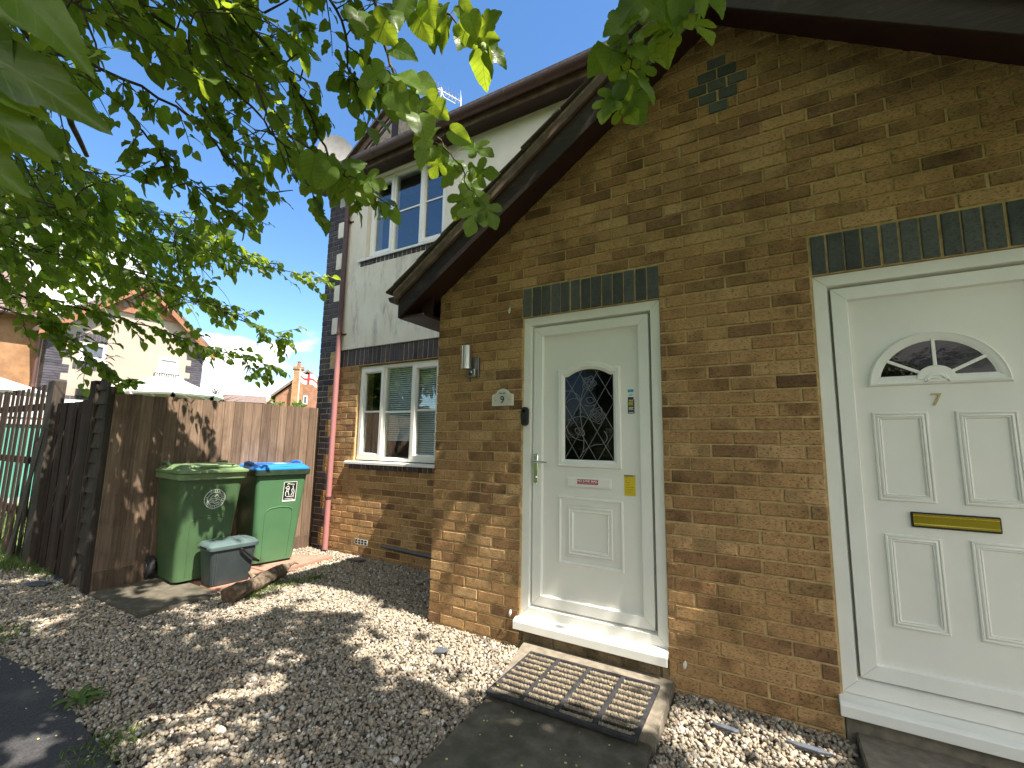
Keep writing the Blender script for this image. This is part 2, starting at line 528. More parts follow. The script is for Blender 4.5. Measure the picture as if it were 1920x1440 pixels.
    M['far_brick'] = plain('far_brick', (0.30, 0.165, 0.082), 0.9, var=0.25, scale=3, dirt=(9, 0.5, (0.25, 0.12, 0.06), 0.6))
    M['far_brick2'] = plain('far_red_brick', (0.26, 0.13, 0.08), 0.9, var=0.25, scale=3)
    M['far_roof'] = plain('far_roof_tile', (0.16, 0.115, 0.095), 0.9, var=0.25, scale=4)
    M['far_timber'] = plain('far_timber', (0.26, 0.115, 0.060), 0.8, var=0.2)
    M['cons'] = plain('conservatory_white', (0.60, 0.59, 0.57), 0.5, var=0.03)
    M['cons_panel'] = plain('conservatory_panel', (0.36, 0.345, 0.27), 0.5, var=0.06, scale=3)
    M['teal'] = plain('teal_panel', (0.10, 0.36, 0.29), 0.6, var=0.12, scale=3)
    M['flag_white'] = plain('flag_white', (0.75, 0.74, 0.74), 0.8)
    M['flag_red'] = plain('flag_red', (0.60, 0.05, 0.05), 0.8)
    M['alu'] = plain('aluminium', (0.60, 0.60, 0.60), 0.4, 0.7)
    M['dish'] = plain('dish_paint', (0.34, 0.33, 0.32), 0.5)


make_mats()


# ------------------------------------------------------------------ brickwork
def brick(mb, u0, u1, z0, z1, place, a, dep=0.012, ch=0.0045):
    j = lambda s: random.uniform(-s, s)
    u0 += j(.0025); u1 += j(.0025); z0 += j(.0016); z1 += j(.0016)
    y = j(.0018)
    t1, t2 = j(.0012), j(.0012)
    vs = []
    for (u, z) in ((u0, z0), (u1, z0), (u1, z1), (u0, z1)): vs.append(place(u, dep, z))
    for (u, z) in ((u0, z0), (u1, z0), (u1, z1), (u0, z1)): vs.append(place(u, y + ch * .8, z))
    c = ch
    for (u, z, q) in ((u0 + c, z0 + c, t1), (u1 - c, z0 + c, t2), (u1 - c, z1 - c, t1), (u0 + c, z1 - c, t2)): vs.append(place(u, y + q * .5, z))
    fs = []
    for i in range(4):
        k = (i + 1) % 4
        fs += [(i, k, 4 + k, 4 + i), (4 + i, 4 + k, 8 + k, 8 + i)]
    fs.append((8, 9, 10, 11))
    mb.add(vs, fs, a)


def lay(mb, u0, u1, z, place, phase, h=0.065, L=0.215, clip=None, holes=()):
    """one course of stretcher bond from u0 to u1 at height z, clipped by holes [(ua,ub,za,zb)]"""
    k0 = math.floor((u0 - phase) / 0.225) - 1
    u = phase + k0 * 0.225
    while u < u1:
        segs = [(max(u, u0), min(u + L, u1))]
        for (ha, hb, za, zb) in holes:
            if z + h * .5 > za and z + h * .5 < zb:
                ns = []
                for (s, e) in segs:
                    if e <= ha or s >= hb: ns.append((s, e))
                    else:
                        if s < ha: ns.append((s, ha))
                        if e > hb: ns.append((hb, e))
                segs = ns
        for (s, e) in segs:
            if clip:
                s, e = max(s, clip[0]), min(e, clip[1])
            if e - s > 0.02: brick(mb, s, e, z, z + h, place, random.random())
        u += 0.225


house = empty('terraced_house', (2.14, 0.0, 0.0))
tag(house, 'buff brick house with gabled porch, two white doors and cream rendered upper storey', 'house')

DX, DZ = 2.14, 3.975          # gable centre, soffit contact height
SL = 0.68
P0 = lambda u, y, z: (u, y, z)
D9 = (0.7825, 1.7575)
D7 = (2.55, 3.525)
W = 4.30
ZL = 2.25


def build_porch_wall():
    mb = MB()
    bb = MB()
    holes = [(D9[0] - .001, D9[1] + .001, -0.2, ZL + .22), (D7[0] - .008, D7[1] + .008, -0.2, ZL + .22)]
    # dark header diamond in the gable
    dia = []
    for i, n in enumerate((1, 2, 3, 2, 1)):
        z = ZL + .0 + 0.075 * (15 + i) + 0.005
        for q in range(n):
            c = DX + (q - (n - 1) / 2) * 0.1125
            dia.append((c - .056, c + .056, z - .01, z + .07))
            brick(bb, c - .051, c + .051, z, z + .065, P0, random.random())
    z = ZL + .005 - .075 * 31
    i = 0
    while z < DZ + .05:
        half = (DZ + .06 - (z + .03)) / SL
        lay(mb, 0, W, z, P0, (0.0 if i % 2 == 0 else 0.1125), clip=(DX - half, DX + half), holes=holes + dia)
        z += 0.075
        i += 1
    bb.build('brick_diamond', M['blue_brick'], house)
    # soldier lintels over the doors
    for (a, b) in (D9, D7):
        bb = MB()
        n = 13
        for k in range(n):
            u = a + .005 + k * (b - a) / n
            brick(bb, u, u + (b - a) / n - .010, ZL + .004, ZL + .215, P0, random.random())
        bb.build('lintel', M['blue_brick'], house)
    mb.build('porch_wall', M['brick'], house)
    m = MB()
    y0, y1 = 0.0085, 0.16
    zt = DZ + .1
    m.prism([(0.003, -.1), (D9[0] + .003, -.1), (D9[0] + .003, ZL), (D9[1] - .003, ZL), (D9[1] - .003, -.1), (D7[0] + .003, -.1), (D7[0] + .003, ZL),
             (D7[1] - .003, ZL), (D7[1] - .003, -.1), (W - .003, -.1), (W - .003, zt - SL * (W - DX)), (DX, zt), (.003, zt - SL * DX)], 'y', y0, y1)
    m.build('mortar_bed', M['mortar'], house)
    # porch side walls
    for (X, sgn, n) in ((0.0, 1, 'side_wall'), (W, -1, 'side_wall')):
        s = MB()
        pl = (lambda u, y, z: (X + y, u, z)) if sgn > 0 else (lambda u, y, z: (X - y, u, z))
        z = ZL + .005 - .075 * 31
        i = 0
        while z < 2.55:
            lay(s, 0.008, 1.04, z, pl, 0.0 if i % 2 else 0.1125)
            z += .075
            i += 1
        s.build('side_wall', M['brick'], house)
        s = MB()
        s.box(X + .0065 * sgn, X + .1 * sgn, .162, 1.05, -.1, 2.6)
        s.build('mortar_bed', M['mortar'], house)


build_porch_wall()

YR = 1.05                     # recessed main wall
XH = -2.96                    # house corner
ZR = 2.285


def build_main_wall():
    pl = lambda u, y, z: (u, YR + y, z)
    b, q, s = MB(), MB(), MB()
    win = [(-2.175, -0.845, 1.07, ZR + .3), (-2.065, -1.84, 0.125, 0.195)]
    quo = []
    z = ZR + .005 - 0.075 * 33
    z0 = z
    n = int((4.86 - z0) / .075)
    for i in range(n):
        zz = z0 + i * .075
        blk = (i // 3) % 2
        w = 0.335 if blk == 0 else 0.2225
        u = XH
        if i % 2 == 0: cuts = [.1025, .215] if blk == 0 else [.2125]
        else: cuts = [.215, .1025] if blk == 0 else [.1025, .1025]
        for L in cuts:
            brick(q, u, u + L, zz, zz + .065, pl, random.random())
            u += L + .010
        if zz < ZR - .02:
            lay(b, XH + w - .002, 0.0, zz, pl, 0.03 if i % 2 else 0.1425, holes=win)
    # soldier band and sill headers
    q.build('quoin', M['quoin_brick'], house)
    q, q1, q2 = MB(), MB(), MB()
    u = XH + .345
    while u < 0:
        brick(q, u, u + .065, ZR + .004, ZR + .219, pl, random.random())
        u += .075
    u = -2.245
    while u < -.6:
        brick(q1, u, u + .065, 1.0, 1.063, lambda a, y, z: (a, YR - .004 + y, z), random.random())
        brick(q2, u - .0, u + .065, 3.59, 3.655, lambda a, y, z: (a, YR - .022 + y, z), random.random())
        u += .075
    b.build('wall', M['brick'], house)
    q.build('soldier_course', M['quoin_brick'], house)
    q1.build('brick_sill', M['quoin_brick'], house)
    q2.build('brick_sill', M['quoin_brick'], house)
    # mortar body with window openings
    m = MB()
    y0, y1 = YR + .0065, YR + .27
    m.prism([(XH + .003, -.15), (0, -.15), (0, 1.02), (-2.18, 1.02), (-2.18, ZR), (0, ZR), (0, ZR + .22), (XH + .003, ZR + .22)], 'y', y0, y1)
    m.build('mortar_bed', M['mortar'], house)
    m = MB()
    m.prism([(XH + .003, ZR + .22), (XH + .34, ZR + .22), (XH + .34, 4.9), (XH + .003, 4.9)], 'y', y0, y1 - .003)
    m.build('mortar_bed', M['mortar_grey'], house)
    # render coat with the upper window opening
    r = MB()
    ya, yb = YR - .016, YR + .26
    xl = XH + .352
    zt = 4.9
    r.prism([(xl, ZR + .224), (7.24, ZR + .224), (7.24, 3.66), (-2.165, 3.66), (-2.165, 4.8), (-.855, 4.8), (-.855, 3.66 + .002), (7.24, 3.662), (7.24, zt), (xl, zt)], 'y', ya, yb)
    # render in the pockets of the toothed quoins
    z = z0 + 3 * .075
    i = 3
    while i < n - 2:
        if (i // 3) % 2 == 1 and z0 + i * .075 > ZR + .2:
            zz = z0 + i * .075
            r.box(XH + .226, XH + .35, ya + .001, YR + .02, zz + .004, min(zz + .225, 4.85))
            i += 3
        else: i += 1
    r.build('render_coat', M['render'], house)
    # bodies of the rest of the house
    o = MB()
    o.box(XH + .003, XH + .25, YR + .275, 9, -.1, 4.9)
    o.box(7.0, 7.25, YR + .275, 9, -.1, 4.9)
    o.box(XH, 7.25, 9.0, 9.25, -.1, 4.9)
    o.prism([(1.35, 4.9), (9.2, 4.9), (5.15, 7.6)], 'x', XH + .004, XH + .25)
    o.prism([(1.35, 4.9), (9.2, 4.9), (5.15, 7.6)], 'x', 7.0, 7.245)
    o.build('outer_wall', M['far_brick'], house)
    w2 = MB()
    w2.box(W, 7.25, YR, YR + .2, -.1, ZR + .22)
    w2.build('outer_wall', M['far_brick'], house)
    # dark rooms behind the windows
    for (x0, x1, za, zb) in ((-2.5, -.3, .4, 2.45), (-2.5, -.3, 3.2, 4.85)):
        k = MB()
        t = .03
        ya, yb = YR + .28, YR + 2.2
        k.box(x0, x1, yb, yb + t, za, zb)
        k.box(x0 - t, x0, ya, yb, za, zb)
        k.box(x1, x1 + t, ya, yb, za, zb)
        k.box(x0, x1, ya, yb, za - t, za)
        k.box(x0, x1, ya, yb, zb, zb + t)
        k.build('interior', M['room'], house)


build_main_wall()


def frame_rect(mb, x0, x1, z0, z1, w, y0, y1, wb=None, wt=None):
    """mitred-looking rectangular ring with sloped inner bead, lying in the xz plane"""
    wb = w if wb is None else wb
    wt = w if wt is None else wt
    s = min(.014, w * .3)
    prof = [(0, y1), (0, y0), (1 - s / w, y0), (1, y0 + (y1 - y0) * .45), (1, y1)]
    rings = []
    for (f, y) in prof:
        rings.append([(x0 + w * f, y, z0 + wb * f), (x1 - w * f, y, z0 + wb * f), (x1 - w * f, y, z1 - wt * f), (x0 + w * f, y, z1 - wt * f)])
    vs = [p for r_ in rings for p in r_]
    fs = []
    for i in range(len(rings) - 1):
        for k in range(4):
            k2 = (k + 1) % 4
            fs.append((i * 4 + k, i * 4 + k2, (i + 1) * 4 + k2, (i + 1) * 4 + k))
    mb.add(vs, fs)


def moulding(mb, outer, depth_prof):
    """ring moulding following a closed outline (list of (x,z)) with (inset, y) profile"""
    n = len(outer)
    rings = []
    for (ins, y) in depth_prof:
        ring = []
        for i in range(n):
            p0, p1, p2 = Vector(outer[i - 1]), Vector(outer[i]), Vector(outer[(i + 1) % n])
            d1, d2 = (p1 - p0).normalized(), (p2 - p1).normalized()
            n1, n2 = Vector((-d1.y, d1.x)), Vector((-d2.y, d2.x))
            b = (n1 + n2).normalized()
            k = ins / max(.35, b.dot(n1))
            q = p1 + b * k
            ring.append((q.x, y, q.y))
        rings.append(ring)
    mb.loft(rings, cap=False)


def text_mesh(name, s, size, mat, place, parent, depth=.002, align='CENTER', bold=0.0, local=False):
    cu = bpy.data.curves.new(name + '_curve', 'FONT')
    cu.body = s
    cu.size = size
    cu.extrude = depth
    cu.offset = bold
    cu.align_x = align
    cu.resolution_u = 4
    tmp = bpy.data.objects.new(name + '_tmp', cu)
    COL.objects.link(tmp)
    dg = bpy.context.evaluated_depsgraph_get()
    dg.update()
    me = bpy.data.meshes.new_from_object(tmp.evaluated_get(dg))
    bpy.data.objects.remove(tmp)
    bpy.data.curves.remove(cu)
    me.transform(place)
    me.materials.clear()
    me.materials.append(mat)
    o = bpy.data.objects.new(name, me)
    COL.objects.link(o)
    attach(o, parent, local)
    return o


def facing(x, y, z, rot=0):
    """text plane that faces -Y at a point"""
    return Matrix.Translation((x, y, z)) @ Matrix.Rotation(R(90), 4, 'X') @ Matrix.Rotation(rot, 4, 'Z')


def arc(cx, cz, rx, rz, a0, a1, n):
    return [(cx + rx * math.cos(R(a0 + (a1 - a0) * i / n)), cz + rz * math.sin(R(a0 + (a1 - a0) * i / n))) for i in range(n + 1)]


STEP = [(0, .0), (.004, -.007), (.010, -.010), (.016, -.006), (.021, -.008), (.027, -.004), (.033, -.006), (.040, .0), (.046, .004)]


def panel_moulding(mb, x0, x1, z0, z1, y, prof=STEP):
    moulding(mb, [(x0, z0), (x1, z0), (x1, z1), (x0, z1)], [(a, y + b) for a, b in prof])


def build_door(x0, x1, zb, arch):
    fw, sw = .072, .078
    yF, yS, yP = .022, .034, .056
    f = MB()
    frame_rect(f, x0 + .005, x1 - .005, zb, ZL - .004, fw, yF, .15)
    door = f.build('door', M['upvc'], house, smooth=True)
    s = MB()
    a, b, c, d = x0 + .005 + fw + .004, x1 - .005 - fw - .004, zb + fw + .004, ZL - .004 - fw - .004
    frame_rect(s, a, b, c, d, sw, yS, .14)
    s.build('sash', M['upvc'], door, smooth=True)
    g = MB()
    g.box(a - .008, b + .008, yS + .03, yS + .034, c - .008, d + .008)
    # mitre joint hairlines on frame and sash
    for (xa, za, xb, zb2) in ((x0 + .008, zb + .003, a - .014, c - .014), (x1 - .008, zb + .003, b + .014, c - .014), (x0 + .008, ZL - .007, a - .014, d + .014), (x1 - .008, ZL - .007, b + .014, d + .014)):
        v = Vector((xb - xa, 0, zb2 - za)).normalized()
        n = Vector((-v.z, 0, v.x)) * .0007
        g.add([(xa + n.x, yF - .0006, za + n.z), (xb + n.x, yF - .0006, zb2 + n.z), (xb - n.x, yF - .0006, zb2 - n.z), (xa - n.x, yF - .0006, za - n.z)], [(0, 1, 2, 3)])
    for (sx, sz, px, pz) in ((a, c, a + sw - .016, c + sw - .016), (b, c, b - sw + .016, c + sw - .016), (a, d, a + sw - .016, d - sw + .016), (b, d, b - sw + .016, d - sw + .016)):
        v = Vector((px - sx, 0, pz - sz)).normalized()
        n = Vector((-v.z, 0, v.x)) * .0006
        g.add([(sx + n.x, yS - .0006, sz + n.z), (px + n.x, yS - .0006, pz + n.z), (px - n.x, yS - .0006, pz - n.z), (sx - n.x, yS - .0006, sz - n.z)], [(0, 1, 2, 3)])
    g.build('joint', M['groove'], door)
    p = MB()
    p.box(a + sw - .01, b - sw + .01, yP, yP + .03, c + sw - .01, d - sw + .01)
    p.build('panel', M['upvc_panel'], door)
    # cill
    k = MB()
    if arch:
        k.prism([(.1, .160), (.03, .185), (-.045, .172), (-.062, .160), (-.062, .112), (-.05, .112), (-.05, .150), (.1, .150)], 'x', x0 - .015, x1 + .06)
        sill_z = .18
    else:
        k.prism([(.1, .190), (.02, .192), (-.036, .172), (-.042, .165), (-.042, .116), (-.030, .116), (-.030, .150), (.1, .150)], 'x', x0 - .022, x1 - .002)
        sill_z = .19
    k.build('sill', M['upvc'], door, bevel=.002)
    return door, yP


def fan_fill(mb, outline, y, centre):
    n = len(outline)
    mb.add([(centre[0], y, centre[1])] + [(p[0], y, p[1]) for p in outline], [(0, i + 1, (i + 1) % n + 1) for i in range(n)])


# ---- door of number nine
door9, yP = build_door(D9[0], D9[1], .192, False)
gx0, gx1, gz0 = 1.047, 1.489, 1.185
outer = [(gx0, gz0), (gx1, gz0), (gx1, 1.848)] + arc((gx0 + gx1) / 2, 1.69, .255, .205, 50, 130, 12)[0:] + [(gx0, 1.848)]
PR = [(0, 0), (.004, -.014), (.012, -.018), (.022, -.014), (.03, -.016), (.048, -.006), (.054, .004)]
mb = MB()
moulding(mb, outer, [(a, yP + b) for a, b in PR])
mb.build('glazing_bead', M['upvc'], door9, smooth=True)
gl = [(1.098, 1.238), (1.440, 1.238), (1.440, 1.806)] + arc((gx0 + gx1) / 2, 1.66, .235, .176, 54, 126, 12) + [(1.098, 1.806)]
mb = MB()
fan_fill(mb, gl, yP - .003, (1.268, 1.5))
mb.build('glass', M['door_glass'], door9)
mb = MB()
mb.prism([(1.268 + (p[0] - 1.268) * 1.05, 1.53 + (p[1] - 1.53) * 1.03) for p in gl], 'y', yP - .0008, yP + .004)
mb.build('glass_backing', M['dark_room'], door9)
# leading: diamond lattice, roses and stems
mb = MB()
yl = yP - .0045


def inside_gl(x, z):
    c = False
    n = len(gl)
    for i in range(n):
        (x1, z1), (x2, z2) = gl[i], gl[i - 1]
        if (z1 > z) != (z2 > z) and x < (x2 - x1) * (z - z1) / (z2 - z1) + x1: c = not c
    return c


def lead(pts, w=.0045, closed=False):
    P = [Vector((p[0], p[1])) for p in pts]
    if closed: P = P + [P[0]]
    for i in range(len(P) - 1):
        a, b = P[i], P[i + 1]
        m = (a + b) / 2
        if not inside_gl(m.x, m.y): continue
        d = (b - a).normalized() if (b - a).length > 1e-6 else Vector((1, 0))
        n = Vector((-d.y, d.x)) * w / 2
        e = d * w * .3
        q = [a - e + n, b + e + n, b + e - n, a - e - n]
        mb.add([(v.x, yl + .0008, v.y) for v in q] + [(v.x, yl - .0012, v.y) for v in [(a + b) / 2 * 0 + a, b]],
               [(0, 1, 5, 4), (3, 4, 5, 2), (0, 4, 3), (1, 2, 5)])


for k in range(-6, 12):
    for sgn in (1, -1):
        xx = 1.268 + (k - 3) * .118
        pts = [(xx + sgn * t * .605, 1.52 + t) for t in np.linspace(-.5, .5, 70)]
        lead(pts, .0045)


def rose(cx, cz, r0):
    for (rr, n, amp, ph) in ((1.0, 5, .14, .3), (.74, 5, .12, 1.1), (.48, 4, .12, .2), (.25, 3, .1, 0)):
        lead([(cx + r0 * rr * (1 + amp * math.cos(n * t + ph)) * math.cos(t), cz + r0 * rr * (1 + amp * math.cos(n * t + ph)) * math.sin(t)) for t in np.linspace(0, 2 * math.pi, 34)], .004)


rose(1.273, 1.745, .046)
rose(1.330, 1.530, .050)


def bez(p0, p1, p2, n=16):
    return [((1 - t) ** 2 * p0[0] + 2 * t * (1 - t) * p1[0] + t * t * p2[0], (1 - t) ** 2 * p0[1] + 2 * t * (1 - t) * p1[1] + t * t * p2[1]) for t in np.linspace(0, 1, n)]


for pp in (((1.235, 1.71), (1.19, 1.60), (1.225, 1.43)), ((1.225, 1.43), (1.25, 1.30), (1.205, 1.25)), ((1.10, 1.70), (1.18, 1.71), (1.215, 1.63)),
           ((1.215, 1.63), (1.20, 1.56), (1.22, 1.55)), ((1.12, 1.50), (1.25, 1.56), (1.30, 1.47)), ((1.11, 1.46), (1.12, 1.37), (1.25, 1.36)),
           ((1.205, 1.25), (1.25, 1.34), (1.36, 1.34)), ((1.36, 1.34), (1.42, 1.37), (1.375, 1.425)), ((1.17, 1.44), (1.235, 1.46), (1.24, 1.40)),
           ((1.17, 1.44), (1.18, 1.39), (1.24, 1.40)), ((1.25, 1.64), (1.29, 1.67), (1.31, 1.625)), ((1.25, 1.64), (1.27, 1.59), (1.31, 1.625)),
           ((1.24, 1.60), (1.28, 1.585), (1.31, 1.60)), ((1.11, 1.62), (1.15, 1.67), (1.215, 1.63)), ((1.40, 1.69), (1.42, 1.64), (1.44, 1.66))):
    lead(bez(*pp), .0045)
mb.build('leading', M['lead'], door9, attr=False)
# lower panel
mb = MB()
panel_moulding(mb, 1.051, 1.494, .556, .991, yP, [(0, 0), (.004, -.010), (.011, -.013), (.017, -.008), (.020, -.002), (.045, .0), (.055, -.003)])
panel_moulding(mb, 1.121, 1.424, .620, .930, yP, [(0, -.0), (.004, -.009), (.010, -.011), (.016, -.005), (.024, -.005), (.028, -.010), (.034, -.006), (.040, 0.001)])
mb.build('moulding', M['upvc_panel'], door9, smooth=True)
mb = MB()
mb.box(1.116, 1.421, yP - .013, yP, 1.056, 1.121)
lb = mb.build('letterbox', M['upvc'], door9, bevel=.004, seg=2)
mb = MB()
mb.box(1.122, 1.412, yP - .017, yP - .0132, 1.066, 1.115)
mb.build('letterbox_flap', M['upvc'], door9, bevel=.002)
# handle
mb = MB()
mb.loft([[(0.889 + .017 * math.cos(t) * s, y, 1.168 + (.088 if math.sin(t) >= 0 else -.088) + .017 * math.sin(t) * s) for t in np.linspace(0, 2 * math.pi, 24, endpoint=False)]
         for (y, s) in ((.034, 1.0), (.026, 1.0), (.022, .8))])
mb.tube([(.889, .024, 1.217), (.889, -.012, 1.217)], .0095, 10)
mb.tube([(.889, -.012, 1.217), (.91, -.018, 1.216), (.95, -.018, 1.214), (.99, -.014, 1.212)], [.009, .0088, .008, .007], 10)
mb.tube([(.889, .022, 1.105), (.889, .012, 1.105)], .010, 12)
mb.build('handle', M['chrome'], door9, smooth=True)

# things fixed on door nine
st = MB()
yS0 = yP - .0172
st.box(1.192, 1.335, yS0 - .0012, yS0, 1.079, 1.111)
sticker = st.build('red_sticker', M['red'])
tag(sticker, 'small red sticker reading NO JUNK MAIL on the white letterbox flap', 'sticker')
text_mesh('lettering', 'NO JUNK MAIL', .0205, M['white_sticker'], facing(1.2635, yS0 - .0016, 1.0935), sticker, depth=.0003, bold=.0006)
mb = MB()
mb.box(1.20, 1.328, yS0 - .0018, yS0 - .0013, 1.0855, 1.087)
mb.build('rule', M['white_sticker'], sticker)
st = MB()
st.box(1.501, 1.572, yP - .0015, yP - .0003, 1.024, 1.152)
note = st.build('yellow_notice', M['yellow'])
tag(note, 'yellow handwritten card stuck low on the right side of the white door', 'notice')
mb = MB()
for i, (a, b) in enumerate(((.008, .02), (.008, .016), (.008, .034), (.008, .03), (.008, .058), (.008, .05), (.008, .04))):
    z = 1.132 - i * .0145
    x = 1.501 + a
    while x < 1.501 + b:
        L = random.uniform(.004, .009)
        mb.box(x, x + L, yP - .0021, yP - .0016, z, z + .004)
        x += L + .0025
mb.build('handwriting', M['yellow_ink'], note)
mb = MB()
mb.box(1.501, 1.572, yP - .002, yP - .0016, 1.142, 1.152)
mb.build('header_strip', M['old_brass'], note)
mb = MB()
mb.box(1.5615, 1.568, yP - .004, yP - .0021, 1.1435, 1.150)
mb.build('pin', M['white_sticker'], note)
stx = MB()
stx.box(1.534, 1.571, yP - .0014, yP - .0003, 1.628, 1.692)
s1 = stx.build('blue_white_sticker', M['white_sticker'])
tag(s1, 'blue and white sticker above the black and yellow one by the door edge', 'sticker')
mb = MB()
mb.box(1.534, 1.571, yP - .0018, yP - .0015, 1.674, 1.692)
mb.build('blue_band', M['sky_blue'], s1)
mb = MB()
mb.box(1.534, 1.571, yP - .0018, yP - .0015, 1.628, 1.642)
mb.box(1.545, 1.566, yP - .0018, yP - .0015, 1.654, 1.657)
mb.build('dark_band', M['black_print'], s1)
stx = MB()
stx.box(1.533, 1.575, yP - .0014, yP - .0003, 1.537, 1.627)
s2 = stx.build('black_yellow_sticker', M['black_print'])
tag(s2, 'black and yellow warning sticker below the blue and white one by the door edge', 'sticker')
mb = MB()
for i, (z, w) in enumerate(((1.607, .03), (1.598, .028), (1.589, .03))): mb.box(1.538, 1.538 + w, yP - .0018, yP - .0015, z, z + .006)
mb.build('yellow_lines', M['yellow'], s2)
mb = MB()
for i, (z, w) in enumerate(((1.619, .03), (1.575, .03), (1.568, .026), (1.56, .03), (1.543, .03))): mb.box(1.539, 1.539 + w, yP - .0018, yP - .0015, z, z + .0035)
mb.build('white_lines', M['white_sticker'], s2)

# ---- door of number seven
door7, yP = build_door(D7[0], D7[1], .188, True)
# fanlight with sunburst
mb = MB()
oc = (3.015, 1.648)
outer = [(2.757, 1.647), (3.273, 1.647)] + arc(oc[0], oc[1], .258, .258, 4, 176, 26)
moulding(mb, outer, [(a, yP + b) for a, b in ((0, 0), (.004, -.014), (.010, -.018), (.018, -.014), (.024, -.015), (.040, -.007), (.046, -.006), (.048, .003))])
mb.build('fanlight_frame', M['upvc'], door7, smooth=True)
mb = MB()
fan_fill(mb, [(2.80, 1.690), (3.23, 1.690)] + arc(oc[0], oc[1], .212, .212, 12, 168, 22), yP - .003, (3.015, 1.74))
mb.build('glass', M['door_glass'], door7)
mb = MB()
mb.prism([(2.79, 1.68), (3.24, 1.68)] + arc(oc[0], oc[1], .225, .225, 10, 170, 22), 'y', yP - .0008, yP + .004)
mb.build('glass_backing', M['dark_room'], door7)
mb = MB()
mb.prism(arc(3.015, 1.672, .072, .066, 0, 180, 16), 'y', yP - .016, yP)
for an in (33, 90, 147):
    c, s = math.cos(R(an)), math.sin(R(an))
    a, b = Vector((3.015 + .06 * c, 1.672 + .055 * s)), Vector((3.015 + .212 * c, 1.655 + .212 * s))
    n = Vector((-s, c)) * .0075
    mb.prism([tuple(a + n), tuple(a - n), tuple(b - n), tuple(b + n)], 'y', yP - .011, yP - .004)
mb.box(2.80, 3.23, yP - .008, yP - .0035, 1.665, 1.692)
mb.build('sunburst', M['upvc'], door7, bevel=.0025)
mb = MB()
moulding(mb, [(2.968, 1.656), (3.062, 1.656)] + arc(3.015, 1.658, .047, .044, 5, 175, 12), [(0, yP - .016), (.003, yP - .021), (.012, yP - .021), (.016, yP - .016)])
mb.build('sunburst_ring', M['upvc'], door7, smooth=True)
mb = MB()
PW = [(0, 0), (.003, -.008), (.009, -.010), (.013, -.005), (.017, -.009), (.023, -.010), (.027, -.004), (.031, -.007), (.038, .002)]
for (a, b, c, d) in ((2.760, 2.972, 1.090, 1.518), (3.066, 3.274, 1.090, 1.518), (2.768, 2.974, .512, .936), (3.070, 3.276, .512, .936)):
    panel_moulding(mb, a, b, c, d, yP, PW)
mb.build('moulding', M['upvc_panel'], door7, smooth=True)
mb = MB()
mb.box(2.872, 3.176, yP - .012, yP, .977, 1.047)
mb.build('letterbox', M['black'], door7, bevel=.004)
mb = MB()
mb.prism([(yP - .012, .984), (yP - .018, .986), (yP - .018, .993), (yP - .0155, .996), (yP - .0155, 1.030), (yP - .018, 1.033), (yP - .018, 1.039), (yP - .012, 1.041)], 'x', 2.879, 3.169)
mb.build('letterbox_flap', M['brass'], door7)
text_mesh('door_number', '7', .085, M['old_brass'], facing(3.008, yP - .003, 1.546), door7, depth=.002)


# ------------------------------------------------------------------ windows
def build_window(x0, x1, z0, z1, sill_z, blinds):
    yF = YR + .045
    m1, m2 = -1.745, -1.285
    f = MB()
    frame_rect(f, x0, x1, z0, z1, .045, yF, yF + .07)
    for mx in (m1, m2): f.box(mx - .022, mx + .022, yF + .001, yF + .068, z0 + .03, z1 - .03)
    win = f.build('window', M['upvc'], house, smooth=True)
    lights = [(x0 + .045, m1 - .022, True), (m1 + .022, m2 - .022, False), (m2 + .022, x1 - .045, True)]
    for (a, b, opening) in lights:
        if opening:
            s = MB()
            frame_rect(s, a - .014, b + .014, z0 + .031, z1 - .031, .055, yF - .016, yF + .03)
            s.build('sash', M['upvc'], win, smooth=True)
            ga, gb, gc, gd = a + .041, b - .041, z0 + .086, z1 - .086
        else:
            ga, gb, gc, gd = a, b, z0 + .045, z1 - .045
        g = MB()
        g.box(ga - .01, gb + .01, yF + .022, yF + .026, gc - .01, gd + .01)
        g.build('pane', M['glass'], win)
        k = MB()
        zm = (z0 + z1) / 2 + (.01 if opening else 0)
        k.box(ga - .004, gb + .004, yF + .012, yF + .0215, zm - .011, zm + .011)
        k.build('glazing_bar', M['upvc'], win, bevel=.003)
    s = MB()
    s.prism([(yF + .06, sill_z + .035), (YR - .03, sill_z + .028), (YR - .046, sill_z + .024), (YR - .046, sill_z - .004), (YR - .036, sill_z - .004), (YR - .036, sill_z + .01), (yF + .06, sill_z + .01)], 'x', x0 - .115, x1 + .06)
    s.build('sill', M['upvc'], win, bevel=.002)
    b = MB()
    if blinds:
        yb = yF + .075
        for (a, c, top) in ((m1 - .02, m2 + .01, z1 - .02), (m2 + .0, x1, z1 - .02)):
            z = top
            while z > z0 + (.22 if c < m2 + .02 else .08):
                b.add([(a, yb - .005, z), (c, yb - .005, z), (c, yb + .005, z + .020), (a, yb + .005, z + .020)], [(0, 1, 2, 3)])
                z -= .025
        b.build('blind', M['blind'], win)
    else:
        b.box(x0 + .05, x1 - .05, yF + .14, yF + .145, z1 - .27, z1 - .02)
        b.build('blind', M['dark_room'], win)
    return win


build_window(-2.172, -.848, 1.11, 2.268, 1.065, True)
build_window(-2.160, -.860, 3.70, 4.795, 3.655, False)


# ------------------------------------------------------------------ roofs, barge boards, gutters
def rake(dz):
    return lambda x: DZ + dz - SL * abs(x - DX)


def chevron(x0, x1, lo, hi, clipz=-9):
    L, H = rake(lo), rake(hi)
    return [(x0, max(clipz, L(x0))), (DX, L(DX)), (x1, max(clipz, L(x1))), (x1, H(x1)), (DX, H(DX)), (x0, H(x0))]


